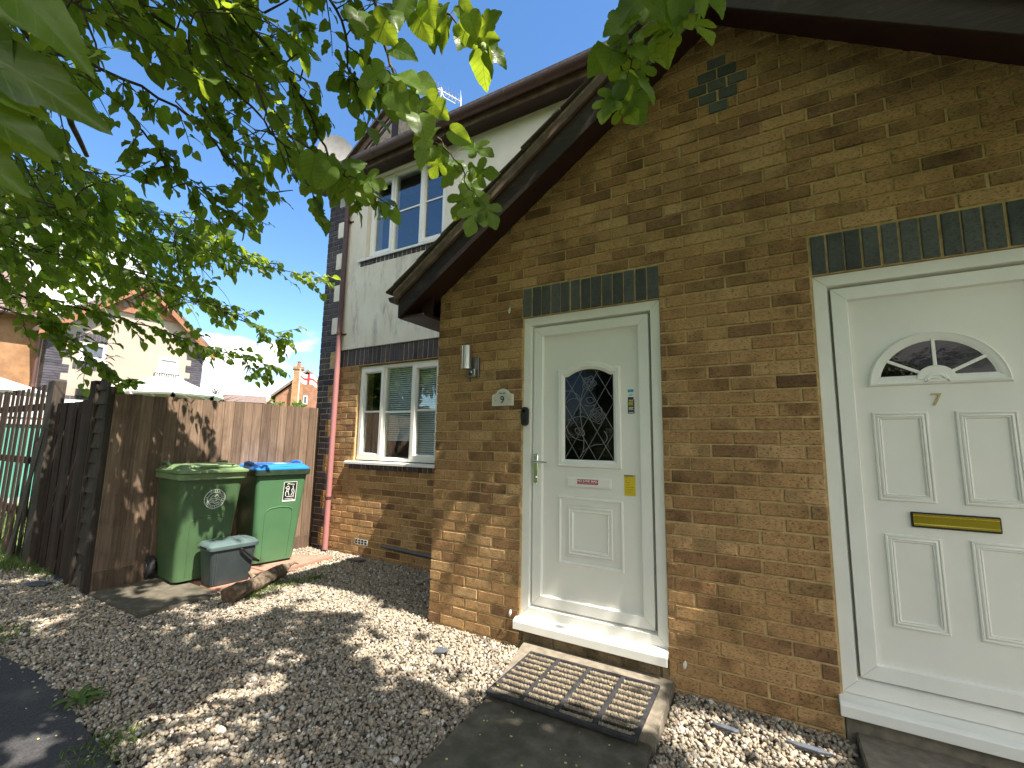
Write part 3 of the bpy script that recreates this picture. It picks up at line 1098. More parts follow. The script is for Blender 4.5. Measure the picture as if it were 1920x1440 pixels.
xa, xb = -.253, 2 * DX + .253
mb = MB()
mb.prism(chevron(xa, xb, -.075, .135, 2.326), 'y', -.222, -.198)
mb.build('barge_board', M['timber'], house, bevel=.003)
mb = MB()
mb.prism(chevron(xa + .01, xb - .01, -.002, .02, 2.34), 'y', -.1975, .004)
mb.build('soffit', M['soffit'], house)
mb = MB()
mb.prism(chevron(xa - .03, xb + .03, .1355, .205), 'y', -.247, -.19)
mb.build('verge_board', M['weathered'], house, bevel=.003)
mb = MB()
mb.prism(chevron(xa - .05, xb + .05, .2055, .236), 'y', -.238, -.16)
mb.build('verge_cement', M['cement'], house)
# tiles: overlapping courses on both slopes
mb = MB()
for sg in (-1, 1):
    s = 0.0
    run = abs(xa - .10 - DX)
    k = 0
    while s < run:
        e = min(s + .30, run)
        y0 = -.268 + random.uniform(-.006, .006)
        xs, xe = DX + sg * s, DX + sg * e
        zt = lambda x, o: DZ + .237 + o - SL * abs(x - DX)
        a = [(xs, zt(xs, .0)), (xe, zt(xe, .018)), (xe, zt(xe, .034)), (xs, zt(xs, .016))]
        mb.prism(a, 'y', y0, 1.034, random.random())
        s += .235
        k += 1
mb.tube([(DX, -.262, DZ + .262), (DX, 1.034, DZ + .262)], .07, 10)
mb.build('porch_roof', M['tile'], house, bevel=.003)
# boxed eaves each side
for sg in (-1, 1):
    X = lambda x: x if sg < 0 else 2 * DX - x
    lo, hi = sorted((X(-.253), X(-.001)))
    mb = MB()
    mb.box(lo + .02, hi, -.1975, 1.03, 2.326, 2.345)
    mb.build('eaves_soffit', M['soffit'], house)
    mb = MB()
    a, b = sorted((X(-.253), X(-.231)))
    mb.box(a, b, -.197, 1.03, 2.326, 2.50)
    mb.build('fascia', M['timber'], house)
    mb = MB()
    a, b = sorted((X(-.11), X(-.001)))
    mb.box(a, b, -.10, -.08, 2.346, 2.56)
    mb.build('box_end', M['soffit'], house)


def gutter(path_axis, fixed, rng_, z, r=.056, out=-1):
    """half round channel; path_axis 'x' or 'y'"""
    m = MB()
    n = 12
    prof = []
    for k in range(n + 1):
        an = math.pi + math.pi * k / n
        prof.append((r * math.cos(an), r * math.sin(an)))
    for k in range(n, -1, -1):
        an = math.pi + math.pi * k / n
        prof.append(((r - .004) * math.cos(an), (r - .004) * math.sin(an)))
    if path_axis == 'x': m.prism([(fixed + p[0], z + p[1]) for p in prof], 'x', *rng_)
    else: m.prism([(fixed + p[0], z + p[1]) for p in prof], 'y', *rng_)
    # unions and end stops
    a, b = rng_
    t = a + .35
    while t < b:
        rr = r + .006
        pr = [(rr * math.cos(math.pi + math.pi * k / n), rr * math.sin(math.pi + math.pi * k / n)) for k in range(n + 1)] + [(rr, .008), (-rr, .008)]
        if path_axis == 'x': m.prism([(fixed + p[0], z + p[1]) for p in pr], 'x', t, t + .045)
        else: m.prism([(fixed + p[0], z + p[1]) for p in pr], 'y', t, t + .045)
        t += .95
    for t in (a - .006, b):
        pr = [(r * math.cos(math.pi + math.pi * k / n), r * math.sin(math.pi + math.pi * k / n)) for k in range(n + 1)]
        if path_axis == 'x': m.prism([(fixed + p[0], z + p[1]) for p in pr], 'x', t, t + .006)
        else: m.prism([(fixed + p[0], z + p[1]) for p in pr], 'y', t, t + .006)
    return m.build('gutter', M['gutter'], house, smooth=True)


gutter('x', .765, (-3.12, 7.3), 4.90, r=.058)
gutter('y', -.318, (-.215, 1.02), 2.515, r=.052)
mb = MB()
mb.box(-3.10, 7.28, .83, .852, 4.80, 4.96)
mb.build('fascia', M['weathered'], house)
mb = MB()
mb.box(-3.10, 7.28, .8525, YR - .001, 4.815, 4.832)
mb.build('soffit', M['timber'], house)
# main roof
mb = MB()
y, z = .76, 4.955
k = 0
while y < 5.1:
    y2 = y + .36
    mb.prism([(y, z), (y2, z + .36 * .665), (y2, z + .36 * .665 + .02), (y, z + .035)], 'x', -3.13, 7.3, random.random())
    y += .30
    z += .30 * .665
    k += 1
mb.prism([(5.1, 7.84), (9.5, 4.95), (9.5, 4.99), (5.1, 7.9)], 'x', -3.13, 7.3)
mb.build('roof', M['tile'], house)
mb = MB()
mb.prism([(.78, 4.83), (5.1, 7.75), (5.1, 7.92), (.76, 5.0)], 'x', -3.15, -3.131)
mb.build('verge_board', M['weathered'], house)
# gablet above the upper window
gx = -1.505
mb = MB()
mb.prism([(gx - .62, 4.97), (gx + .62, 4.97), (gx, 5.41)], 'y', .815, .9)
gab = mb.build('gablet', M['cement'], house)
mb = MB()
gch = lambda w, lo, hi: [(gx - w, 5.50 + lo - .70 * w), (gx, 5.50 + lo), (gx + w, 5.50 + lo - .70 * w), (gx + w, 5.50 + hi - .70 * w), (gx, 5.50 + hi), (gx - w, 5.50 + hi - .70 * w)]
mb.prism(gch(.80, -.10, 0), 'y', .793, .808)
mb.build('gablet_board', M['weathered'], gab)
mb = MB()
mb.prism(gch(.62, -.20, -.145), 'y', .8085, .8145)
mb.box(gx - .05, gx + .05, .803, .8145, 4.97, 5.28)
mb.build('gablet_timber', M['timber'], gab)
mb = MB()
mb.prism(gch(.86, .001, .035), 'y', .74, 1.9)
mb.build('gablet_roof', M['tile'], gab)

# downpipe
mb = MB()
px = -2.50
mb.tube([(-2.72, .77, 4.84), (-2.70, .79, 4.74), (px - .02, .95, 4.62), (px, .982, 4.50), (px, .982, 2.5), (px, .982, .02)], .034, 14)
pipe = mb.build('downpipe', M['pipe'], house, smooth=True)
for z in (4.25, 2.70, .62):
    mb = MB()
    mb.tube([(px, .982, z), (px, .982, z + .032)], .039, 14)
    mb.box(px - .012, px + .075, YR - .022, YR - .012, z + .004, z + .024)
    mb.box(px + .02, px + .04, .982, YR - .012, z + .006, z + .022)
    mb.build('pipe_clip', M['gutter'], pipe, smooth=True)
# air brick and overflow pipe low on the recessed wall
mb = MB()
mb.box(-2.06, -1.845, YR + .0005, YR + .02, .128, .192)
ab = mb.build('air_brick', M['white_print'], house)
mb = MB()
for i in range(4):
    for j in range(2):
        x = -2.052 + i * .052
        mb.box(x, x + .038, YR - .0008, YR + .0002, .136 + j * .028, .157 + j * .028)
mb.build('vent_hole', M['black'], ab)
mb = MB()
mb.tube([(-1.56, .995, .175), (-1.0, .99, .158), (-.1, .985, .15)], .021, 10)
mb.tube([(-1.38, .995, .168), (-1.38, 1.045, .168)], .011, 8)
mb.tube([(-.98, .995, .157), (-.98, 1.045, .157)], .011, 8)
mb.build('waste_pipe', M['grey_metal'], house, smooth=True)
# plinths under the doors
for (x0, x1, mat, nm) in ((D9[0], D9[1], M['step_brick'], 'threshold'), (D7[0], D7[1] + .05, M['concrete'], 'threshold')):
    mb = MB()
    if mat is M['step_brick']:
        for i, z in enumerate((-.04, .035)):
            lay(mb, x0, x1, z, lambda u, y, zz: (u, .004 + y, zz), .03 + .11 * i)
        mb.build(nm, mat, house)
        mb = MB()
        mb.box(x0, x1, .012, .15, -.1, .149)
        mb.build('mortar_bed', M['dirty_mortar'], house)
    else:
        mb.box(x0 + .006, x1 - .012, -.004, .15, -.1, .149)
        mb.build(nm, mat, house, bevel=.004)

# ------------------------------------------------------------------ things on the porch wall
# lamp
lx, lz = .325, 1.985
lamp = empty('wall_lamp', (lx + .04, 0, 1.9))
tag(lamp, 'cylindrical brushed steel wall lamp with motion sensor left of the white door', 'wall lamp')
mb = MB()
mb.tube([(lx + .008, -.062, 1.893), (lx + .008, -.062, 2.072)], .0375, 24)
mb.build('lamp_tube', M['steel'], lamp, smooth=True)
mb = MB()
mb.tube([(lx + .008, -.062, 2.0722), (lx + .008, -.062, 2.076)], .033, 24)
mb.build('lamp_glass', M['black'], lamp)
mb = MB()
mb.box(lx + .012, lx + .092, -.022, -.0005, 1.832, 1.985)
mb.build('bracket', M['grey_metal'], lamp, bevel=.003)
mb = MB()
mb.box(lx + .012, lx + .082, -.060, -.0225, 1.828, 1.888)
mb.build('sensor_box', M['grey_metal'], lamp, bevel=.004)
mb = MB()
for k in range(5):
    pass
mb.loft([[(lx + .046 + .017 * math.cos(t) * s, y, 1.858 + .017 * math.sin(t) * s) for t in np.linspace(0, 2 * math.pi, 16, endpoint=False)] for (y, s) in ((-.0605, 1), (-.068, .85), (-.073, .45))])
mb.build('sensor', M['black'], lamp, smooth=True)

# number plaque
pc = .6295
pl_ = empty('house_number_sign', (pc, 0, 1.65))
tag(pl_, 'cream ceramic house number plaque reading 9 on the brick wall', 'house sign')
out = [(pc - .092, 1.608), (pc + .092, 1.608), (pc + .092, 1.690), (pc + .076, 1.694)] + arc(pc, 1.690, .058, .044, 12, 168, 12) + [(pc - .076, 1.694), (pc - .092, 1.690)]
mb = MB()
mb.prism(out, 'y', -.012, -.0005)
mb.build('plaque', M['ceramic'], pl_, bevel=.003, seg=2)
mb = MB()
sc = lambda p: (pc + (p[0] - pc) * .84, 1.654 + (p[1] - 1.654) * .80)
mb.prism([sc(p) for p in out], 'y', -.0132, -.0121)
mb.build('plaque_ground', M['ceramic_in'], pl_)
text_mesh('digit', '9', .074, M['navy'], facing(pc, -.0140, 1.628), pl_, depth=.0006, bold=.0008)
mb = MB()
for s in (-1, 1):
    for q in range(3):
        mb.tube([(pc + s * .004, -.0138, 1.693 + q * .004), (pc + s * (.014 + q * .005), -.0138, 1.700 + q * .004 - .002 * q * q), (pc + s * (.032 - q * .006), -.0138, 1.695 + q * .007)], [.0013, .0019, .0008], 6)
    mb.tube([(pc + s * .056, -.0138, 1.648), (pc + s * .0561, -.0145, 1.652)], .0035, 8)
mb.build('scrollwork', M['navy'], pl_)

# video doorbell
bell = empty('doorbell', (.808, 0, 1.53))
tag(bell, 'slim black video doorbell on the left edge of the white door frame', 'doorbell')
mb = MB()
rr = lambda s, y: [(.808 + (.026 * s) * math.cos(t), y, 1.529 + (.041 if math.sin(t) >= 0 else -.041) + .026 * s * math.sin(t)) for t in np.linspace(0, 2 * math.pi, 28, endpoint=False)]
mb.loft([rr(1, .021), rr(1, -.004), rr(.88, -.010)])
mb.build('casing', M['black'], bell, smooth=True)
mb = MB()
mb.tube([(.808, -.0102, 1.566), (.808, -.0135, 1.566)], .011, 16)
mb.build('lens', M['door_glass'], bell)
mb = MB()
mb.tube([(.808, -.0102, 1.492), (.808, -.0122, 1.492)], .013, 16)
mb.build('button', M['rubber'], bell)

# three little pale snails on the brickwork
for (sx, sz, lab) in ((.676, 2.318, 'pale snail high on the bricks beside the door lintel'), (.722, .198, 'pale snail low on the bricks left of the white door sill'), (1.843, .143, 'pale snail low on the bricks right of the mat')):
    mb = MB()
    n = 10
    rings = []
    for i in range(7):
        t = i / 6
        w = .011 * math.sin(math.pi * (.08 + .88 * t)) ** .7
        rings.append([(sx + w * math.cos(a) + .006 * (t - .5), -.010 + .010 * math.sin(a) * math.sin(math.pi * (.1 + .8 * t)), sz + .044 * (t - .5)) for a in np.linspace(0, 2 * math.pi, n, endpoint=False)])
    mb.loft(rings)
    o = mb.build('snail', M['ceramic'], None, smooth=True)
    tag(o, lab, 'snail', 'snails on the wall')

# ------------------------------------------------------------------ ground
def sheet(name, poly, z, mat, kind='structure'):
    mb = MB()
    mb.add([(p[0], p[1], z) for p in poly], [tuple(range(len(poly)))])
    o = mb.build(name, mat)
    o['kind'] = kind
    return o


sheet('ground', [(-140, -140), (140, -140), (140, 140), (-140, 140)], -.045, M['lawn'])
sheet('gravel_bed', [(-7.5, -1.80), (.3, -1.80), (.6, -1.86), (8.5, -1.86), (8.5, 1.2), (-2.9, 1.2), (-2.9, -1.05), (-7.5, -1.05)], -.022, M['earth'])
edge = [(-9, -1.95), (-4.5, -1.9), (-2.6, -1.88), (-1.86, -1.84), (-1.4, -1.79), (-1.04, -1.78), (-.5, -1.83), (-.02, -1.86), (.6, -1.83), (1.3, -1.86), (9, -1.86)]
mb = MB()
mb.prism([(9, -4.6), (-9, -4.6)][::-1] + edge[::-1], 'z', -.03, .004)
o = mb.build('path', M['asphalt'])
o['kind'] = 'structure'


def slab(name, label, poly, z0, z1, mat, cat='paving slab', group=None, tilt=0):
    mb = MB()
    mb.prism(poly, 'z', z0, z1)
    o = mb.build(name, mat, None, bevel=.006, seg=2)
    return tag(o, label, cat, group)


slab('step_slab', 'pale worn concrete slab under the ribbed door mat', [(.83, -.005), (1.785, -.005), (1.81, -.565), (.955, -.55)], -.04, .046, M['concrete'])
slab('path_slab', 'dark stained concrete slab between the door mat and the asphalt path', [(.965, -.575), (1.80, -.588), (1.85, -1.84), (1.05, -1.84)], -.04, .024, M['slab'])
slab('doorstep_slab', 'concrete slab lying below the door marked 7', [(2.59, -.012), (3.56, -.012), (3.56, -.9), (2.61, -.9)], -.04, .040, M['concrete'])
slab('mossy_slab', 'mossy grey brown slab at the near end of the bin stand', [(-2.80, -1.135), (-1.83, -1.125), (-1.86, -.545), (-2.80, -.545)], -.04, .022, M['slab'], group='slabs under the bins')
slab('red_slab', 'reddish slab under the green lidded bin and the food caddy', [(-2.80, -.535), (-1.99, -.535), (-2.05, .02), (-2.80, .02)], -.04, .024, M['slab_red'], group='slabs under the bins')
slab('red_slab', 'reddish slab under the blue lidded bin, ending in a point by the house', [(-2.80, .03), (-2.06, .03), (-2.13, .82), (-2.80, .50)], -.04, .026, M['slab_red'], group='slabs under the bins')


# ------------------------------------------------------------------ pebbles
def icosphere(sub):
    bm = bmesh.new()
    bmesh.ops.create_icosphere(bm, subdivisions=sub, radius=1)
    V = np.array([v.co[:] for v in bm.verts])
    F = np.array([[v.index for v in f.verts] for f in bm.faces])
    bm.free()
    return V, F


def in_poly(P, poly):
    x, y = P[:, 0], P[:, 1]
    c = np.zeros(len(P), bool)
    n = len(poly)
    for i in range(n):
        x1, y1 = poly[i]
        x2, y2 = poly[i - 1]
        if y1 == y2: continue
        c ^= ((y1 > y) != (y2 > y)) & (x < (x2 - x1) * (y - y1) / (y2 - y1) + x1)
    return c


EDGE = np.array(edge)
SLABS = [[(.815, .02), (1.795, .02), (1.82, -.575), (.94, -.565)], [(.95, -.55), (1.81, -.55), (1.86, -1.9), (1.04, -1.9)], [(2.575, .05), (3.6, .05), (3.6, -.92), (2.59, -.92)],
         [(-2.95, -1.15), (-1.82, -1.135), (-1.85, -.53), (-1.98, -.53), (-2.045, .03), (-2.12, .83), (-2.82, .52), (-2.95, .5)]]


def pebble_points(n, x0, x1, y0, y1):
    P = np.stack([rng.uniform(x0, x1, n), rng.uniform(y0, y1, n)], 1)
    ye = np.interp(P[:, 0], EDGE[:, 0], EDGE[:, 1])
    ok = P[:, 1] > ye + rng.normal(0.0, .035, n)
    ok &= ~((P[:, 0] > -.02) & (P[:, 1] > -.012)) & (P[:, 1] < 1.04)
    ok &= ~((P[:, 0] < -2.86) & (P[:, 1] > -1.12))
    for s in SLABS: ok &= ~in_poly(P, s)
    ok &= ~((P[:, 0] < -3.6) & (P[:, 1] < -1.45 + .1 * np.sin(P[:, 0] * 5)) & (rng.random(n) < .6))
    return P[ok]


def make_pebbles(P, sub, r0, r1, lift):
    V, F = icosphere(sub)
    n, k = len(P), len(V)
    r = rng.uniform(r0, r1, n) * np.where(rng.random(n) < .12, rng.uniform(1.2, 1.7, n), 1)
    s = np.stack([r * rng.uniform(.75, 1.35, n), r * rng.uniform(.65, 1.05, n), r * rng.uniform(.45, .85, n)], 1)
    Q = rng.normal(size=(n, 4))
    Q[:, 1:3] *= .45
    Q /= np.linalg.norm(Q, axis=1)[:, None]
    w, x, y, z = Q.T
    Rm = np.stack([1 - 2 * (y * y + z * z), 2 * (x * y - z * w), 2 * (x * z + y * w), 2 * (x * y + z * w), 1 - 2 * (x * x + z * z), 2 * (y * z - x * w), 2 * (x * z - y * w), 2 * (y * z + x * w), 1 - 2 * (x * x + y * y)], 1).reshape(n, 3, 3)
    jit = 1 + rng.normal(0, .13, (n, k))
    L = V[None] * jit[..., None]
    L = np.sign(L) * np.abs(L) ** .85
    L = L * s[:, None]
    L = np.einsum('nij,nkj->nki', Rm, L)
    base = np.stack([P[:, 0], P[:, 1], rng.uniform(-.016, .006, n) + lift], 1)
    out = (L + base[:, None]).reshape(-1, 3)
    Fo = (F[None] + (np.arange(n) * k)[:, None, None]).reshape(-1, 3)
    return out, Fo, np.repeat(np.clip(rng.normal(.5, .27, n), 0, 1), k)


def pebbles():
    A = pebble_points(150000, -3.2, 2.7, -1.95, 1.05)
    A = A[: 64000]
    d = np.hypot(A[:, 0] - CAM[0], A[:, 1] - CAM[1])
    near = A[d < 2.5]
    far = A[d >= 2.5]
    # heap the gravel gently against the walls
    v1, f1, r1 = make_pebbles(near, 2, .0056, .0108, -.004)
    v2, f2, r2 = make_pebbles(far, 1, .0066, .0125, -.003)
    B = pebble_points(16000, -7.5, -3.2, -1.95, -1.08)
    v3, f3, r3 = make_pebbles(B, 1, .009, .016, 0)
    V = np.concatenate([v1, v2, v3])
    F = np.concatenate([f1, f2 + len(v1), f3 + len(v1) + len(v2)])
    o = fast_mesh('gravel', V, F, M['pebble'], rnd=np.concatenate([r1, r2, r3]))
    o['kind'] = 'stuff'
    o['label'] = 'pale stone gravel spread in front of the house'


pebbles()

# ------------------------------------------------------------------ fences
fx = -2.88


def close_board_fence():
    t = empty('fence', (fx, 0, 0))
    tag(t, 'tall brown close boarded fence behind the two wheeled bins', 'fence')
    mb = MB()
    y = -1.105
    while y < 1.03:
        w = random.uniform(.098, .112)
        j = random.uniform(-.002, .002)
        z1 = 1.735 + random.uniform(-.006, .006) + .012 * (y + 1.1)
        y2 = min(y + w + .012, 1.045)
        # feather edged board: thick on one side, thin on the other
        mb.prism([(fx + .002 + j, y), (fx + .020 + j, y), (fx + .011 + j, y2), (fx + .002 + j, y2)], 'z', .16, z1, random.random())
        y += w
    mb.build('boards', M['fence'], t)
    mb = MB()
    mb.box(fx - .01, fx + .024, -1.10, 1.04, -.03, .158)
    mb.build('gravel_board', M['fence'], t, bevel=.003)
    mb = MB()
    for z in (.35, .95, 1.55): mb.box(fx - .06, fx - .001, -1.10, 1.04, z, z + .06)
    mb.build('rail', M['fence_dark'], t)
    mb = MB()
    for y in (.98,): mb.box(fx - .10, fx - .0015, y, y + .08, -.05, 1.72)
    mb.build('post', M['fence_dark'], t)


close_board_fence()
fy = -1.12


def lap_fence():
    t = empty('fence', (-3.15, fy, 0))
    tag(t, 'narrow lapped fence strip ending at the corner beside the bins', 'fence')
    mb = MB()
    z = .02
    k = 0
    while z < 1.80:
        h = .135
        dx = random.uniform(-.008, .008)
        mb.prism([(fy - .012, z), (fy - .012 + .010, z), (fy + .014, z + h + .02), (fy + .006, z + h + .02)], 'x', -3.20 + dx, -2.955 + dx * .5, random.random())
        z += h
    mb.build('lap_boards', M['fence_grey'], t)
    mb = MB()
    mb.box(-2.955, -2.895, fy - .03, fy + .03, -.03, 1.80)
    mb.build('end_post', M['fence_grey'], t, bevel=.003)
    mb = MB()
    mb.box(-3.34, -3.22, fy - .035, fy + .045, -.03, 1.87, .3)
    mb.build('post', M['fence_dark'], t, bevel=.004)
    mb = MB()
    mb.box(-3.222, -3.200, fy - .03, fy - .005, 0, 1.83, .6)
    mb.build('batten', M['fence_grey'], t)


lap_fence()


def picket_panel(x0, x1, top, step, wid, label, name, lean=0.0, holes=()):
    t = empty(name, ((x0 + x1) / 2, fy, 0))
    tag(t, label, 'fence')
    mb = MB()
    x = x0
    while x < x1:
        w = wid * random.uniform(.85, 1.12)
        z1 = top + random.uniform(-.012, .012)
        ln = lean + random.uniform(-.012, .012)
        y = fy + random.uniform(-.005, .005)
        mb.add([(x + a + ln * s, y + b, zz) for s, zz in ((0, .03), (1, z1)) for a in (0, w) for b in (-.006, .006)],
               [(0, 1, 3, 2), (4, 6, 7, 5), (0, 4, 5, 1), (2, 3, 7, 6), (0, 2, 6, 4), (1, 5, 7, 3)], random.random())
        x += step * random.uniform(.92, 1.08)
    mb.build('pickets', M['fence_dark'], t)
    mb = MB()
    for z in (.45, 1.02, top - .27): mb.box(x0 - .05, x1 + .04, fy + .014, fy + .055, z, z + .075, .5)
    mb.build('rail', M['fence_dark'], t)
    return t


picket_panel(-4.28, -3.36, 1.69, .098, .086, 'dark slatted gate between two fence posts, lower than its neighbours', 'gate')
tf = picket_panel(-8.2, -4.62, 1.90, .185, .10, 'dark slatted fence with open gaps at the left edge', 'fence', lean=.03)
mb = MB()
mb.box(-4.50, -4.30, fy - .05, fy + .05, -.05, 1.935, .4)
mb.build('post', M['fence_grey'], tf, bevel=.006)
mb = MB()
mb.add([(-4.95, fy - .075, .0), (-4.83, fy - .075, .0), (-4.36, fy - .055, 1.42), (-4.46, fy - .055, 1.45), (-4.95, fy - .052, .0), (-4.83, fy - .052, .0), (-4.36, fy - .0515, 1.42), (-4.46, fy - .0515, 1.45)],
       [(0, 1, 2, 3), (7, 6, 5, 4), (0, 4, 5, 1), (1, 5, 6, 2), (2, 6, 7, 3), (3, 7, 4, 0)], .7)
mb.build('brace', M['fence_grey'], tf)


# ------------------------------------------------------------------ wheeled bins
def rrect(cx, cy, w, d, r, z, n=5):
    """rounded rectangle ring; x = depth (front is +x), y = width"""
    pts = []
    for (sx, sy, a0) in ((1, 1, 0), (-1, 1, 90), (-1, -1, 180), (1, -1, 270)):
        for k in range(n + 1):
            a = R(a0 + 90 * k / n)
            pts.append((cx + sx * (d / 2 - r) + r * math.cos(a), cy + sy * (w / 2 - r) + r * math.sin(a), z))
    return pts


def wheelie_bin(loc, rz, label, body_mat, lid_mat, rim_mat, emblem, lid_style):
    t = empty('wheeled_bin', loc, rz)
    tag(t, label, 'wheeled bin', 'wheeled bins by the fence')
    mb = MB()
    # front leans outwards towards the top; back is almost upright
    sec = lambda z, f: rrect((.205 + .075 * f) / 2 * 0 + (-.27 - .02 * f + .20 + .085 * f) / 2, 0, .425 + .115 * f, (.20 + .085 * f) + (.27 + .02 * f), .055 - .012 * f, z)
    rings = [rrect(-.035, 0, .37, .42, .06, .012), sec(.022, 0)]
    for z in (.10, .30, .55, .80, .90): rings.append(sec(z, (z - .02) / .95))
    rings.append(sec(.965, 1.0))
    mb.loft(rings)
    mb.build('body', body_mat, t, smooth=True, local=True)
    mb = MB()
    mb.loft([rrect(0.0, 0, .555, .60, .045, .925), rrect(0.0, 0, .585, .625, .05, .935), rrect(0.0, 0, .59, .63, .05, .985), rrect(0.0, 0, .57, .61, .05, .99)])
    mb.build('rim', rim_mat, t, smooth=True, local=True)
    # lid
    mb = MB()
    if lid_style == 'domed':
        mb.loft([rrect(.010, 0, .60, .665, .05, .9915), rrect(.010, 0, .605, .67, .05, 1.000), rrect(.010, 0, .600, .665, .05, 1.016), rrect(.000, 0, .555, .60, .05, 1.022),
                 rrect(-.02, 0, .50, .50, .06, 1.050), rrect(-.025, 0, .46, .44, .06, 1.064), rrect(-.03, 0, .30, .30, .05, 1.068)])
        lid = mb.build('lid', lid_mat, t, smooth=True, local=True)
        mb = MB()
        for s in (-1, 1):
            mb.tube([(-.26, s * .21, 1.02), (-.27, s * .23, 1.062), (-.24, s * .25, 1.078), (-.10, s * .255, 1.078), (-.07, s * .25, 1.05)], .013, 8)
            mb.build('lid_grip', lid_mat, lid, smooth=True, local=True)
            mb = MB()
        mb.tube([(.235, -.20, 1.02), (.262, -.19, 1.045), (.268, 0, 1.050), (.262, .19, 1.045), (.235, .20, 1.02)], .014, 8)
        mb.build('lid_grip', lid_mat, lid, smooth=True, local=True)
        mb = MB()
        mb.box(-.19, -.10, -.247, -.215, 1.028, 1.052)
        mb.build('hollow', M['black'], lid, local=True)
        mb = MB()
        mb.box(.205, .232, -.16, .16, 1.034, 1.048)
        mb.build('hollow', M['black'], lid, local=True)
    else:
        mb.loft([rrect(.0, 0, .575, .62, .05, .9915), rrect(.0, 0, .57, .615, .05, 1.005), rrect(-.005, 0, .52, .56, .06, 1.030), rrect(-.01, 0, .48, .50, .07, 1.042), rrect(-.01, 0, .36, .38, .06, 1.047)])
        lid = mb.build('lid', lid_mat, t, smooth=True, local=True)
        mb = MB()
        for s in (-1, 1):
            mb.tube([(.15, s * .245, 1.018), (.12, s * .262, 1.052), (.02, s * .268, 1.066), (-.08, s * .262, 1.056), (-.12, s * .245, 1.02)], .014, 8)
            mb.build('lid_grip', lid_mat, lid, smooth=True, local=True)
            mb = MB()
        mb.tube([(.22, -.22, 1.02), (.268, -.20, 1.022), (.275, 0, 1.024), (.268, .20, 1.022), (.22, .22, 1.02)], .016, 8)
        mb.build('lid_grip', lid_mat, lid, smooth=True, local=True)
        mb = MB()
        mb.prism([(-.02 + .085 * math.cos(a), 1.036 + .026 * math.sin(a)) for a in np.linspace(0, 2 * math.pi, 20, endpoint=False)], 'y', -.262, -.236)
        mb.build('hollow', M['navy'], lid, local=True)
        mb = MB()
        mb.box(.02, .12, -.02, .10, 1.0445, 1.0475)
        mb.build('lid_sticker', M['white_sticker'], lid, local=True)
    # hinge bar and rear handles
    mb = MB()
    mb.tube([(-.365, -.25, 1.0), (-.365, .25, 1.0)], .015, 10)
    for s in (-1, 0, 1): mb.box(-.37, -.30, s * .22 - .02, s * .22 + .02, .97, 1.0)
    mb.build('handle_bar', rim_mat, t, smooth=True, local=True)
    for s in (-1, 1):
        mb = MB()
        ys = [s * .235, s * .245, s * .285, s * .295]
        mb.loft([[(-.27 + rr_ * math.cos(a), y, .10 + rr_ * math.sin(a)) for a in np.linspace(0, 2 * math.pi, 24, endpoint=False)] for y, rr_ in zip(ys, (.085, .1, .1, .085))])
        w = mb.build('wheel', M['rubber'], t, smooth=True, local=True)
        mb = MB()
        mb.tube([(-.27, s * .296, .10), (-.27, s * .300, .10)], .055, 16)
        mb.build('hub', M['grey_metal'], w, local=True)
    mb = MB()
    mb.tube([(-.27, -.24, .10), (-.27, .24, .10)], .012, 8)
    mb.build('axle', M['grey_metal'], t, local=True)
    # moulded front panel outline
    fr = lambda z: .20 + .085 * ((z - .02) / .95)
    mb = MB()
    pts = [(-.13, .06), (-.145, .50), (-.135, .555), (-.10, .58), (0, .592), (.10, .58), (.135, .555), (.145, .50), (.13, .06)]
    mb.tube([(fr(z) + .000, y, z) for y, z in pts], .0055, 6)
    mb.build('front_rib', body_mat, t, smooth=True, local=True)
    # printed marks on the front
    pr = MB()

    def stroke(P, w=.004):
        P = [Vector(p) for p in P]
        for i in range(len(P) - 1):
            a, b = P[i], P[i + 1]
            d = (b - a)
            if d.length < 1e-6: continue
            d.normalize()
            n = Vector((-d.y, d.x)) * w / 2
            q = [a + n, b + n, b - n, a - n]
            vs = [(fr(v.y) + .0022, v.x, v.y) for v in q]
            vs += [(fr(v.y) - .002, v.x, v.y) for v in q]
            pr.add(vs, [(0, 1, 2, 3), (0, 4, 5, 1), (1, 5, 6, 2), (2, 6, 7, 3), (3, 7, 4, 0)])

    if emblem == 'round':
        c = Vector((.03, .745))
        for rad, w in ((.088, .005), (.062, .004)):
            stroke([(c.x + rad * math.cos(a), c.y + rad * math.sin(a)) for a in np.linspace(0, 2 * math.pi, 40)], w)
        for k in range(26):
            a = 2 * math.pi * k / 26
            if 2.4 < a < 3.6 and k % 3: continue
            q = Vector((math.cos(a), math.sin(a)))
            n = Vector((-q.y, q.x)) * .006
            stroke([c + q * .069 - n, c + q * .080 + n * random.uniform(-1, 1)], .0045)
        stroke([c + Vector(p) for p in ((-.055, -.020), (-.03, -.006), (0, -.022), (.03, -.008), (.056, -.016))], .007)
        stroke([c + Vector(p) for p in ((-.045, -.038), (-.02, -.026), (.008, -.044), (.04, -.03))], .007)
        stroke([c + Vector(p) for p in ((-.035, .010), (-.018, .034), (0, .020), (.016, .042), (.034, .014))], .006)
        stroke([c + Vector(p) for p in ((-.05, .002), (.05, .006))], .005)
        pr.build('emblem', M['white_print'], t, local=True)
    else:
        # black label with a white border, two white marks and lines of print below
        mb = MB()
        z0, z1, y0, y1 = .640, .855, .015, .158
        mb.add([(fr(z0) + .0012, y0, z0), (fr(z0) + .0012, y1, z0), (fr(z1) + .0012, y1, z1), (fr(z1) + .0012, y0, z1)], [(0, 1, 2, 3)])
        lab = mb.build('label', M['black_print'], t, local=True)
        e = .003
        stroke([(y0 + e, z0 + e), (y1 - e, z0 + e), (y1 - e, z1 - e), (y0 + e, z1 - e), (y0 + e, z0 + e)], .005)
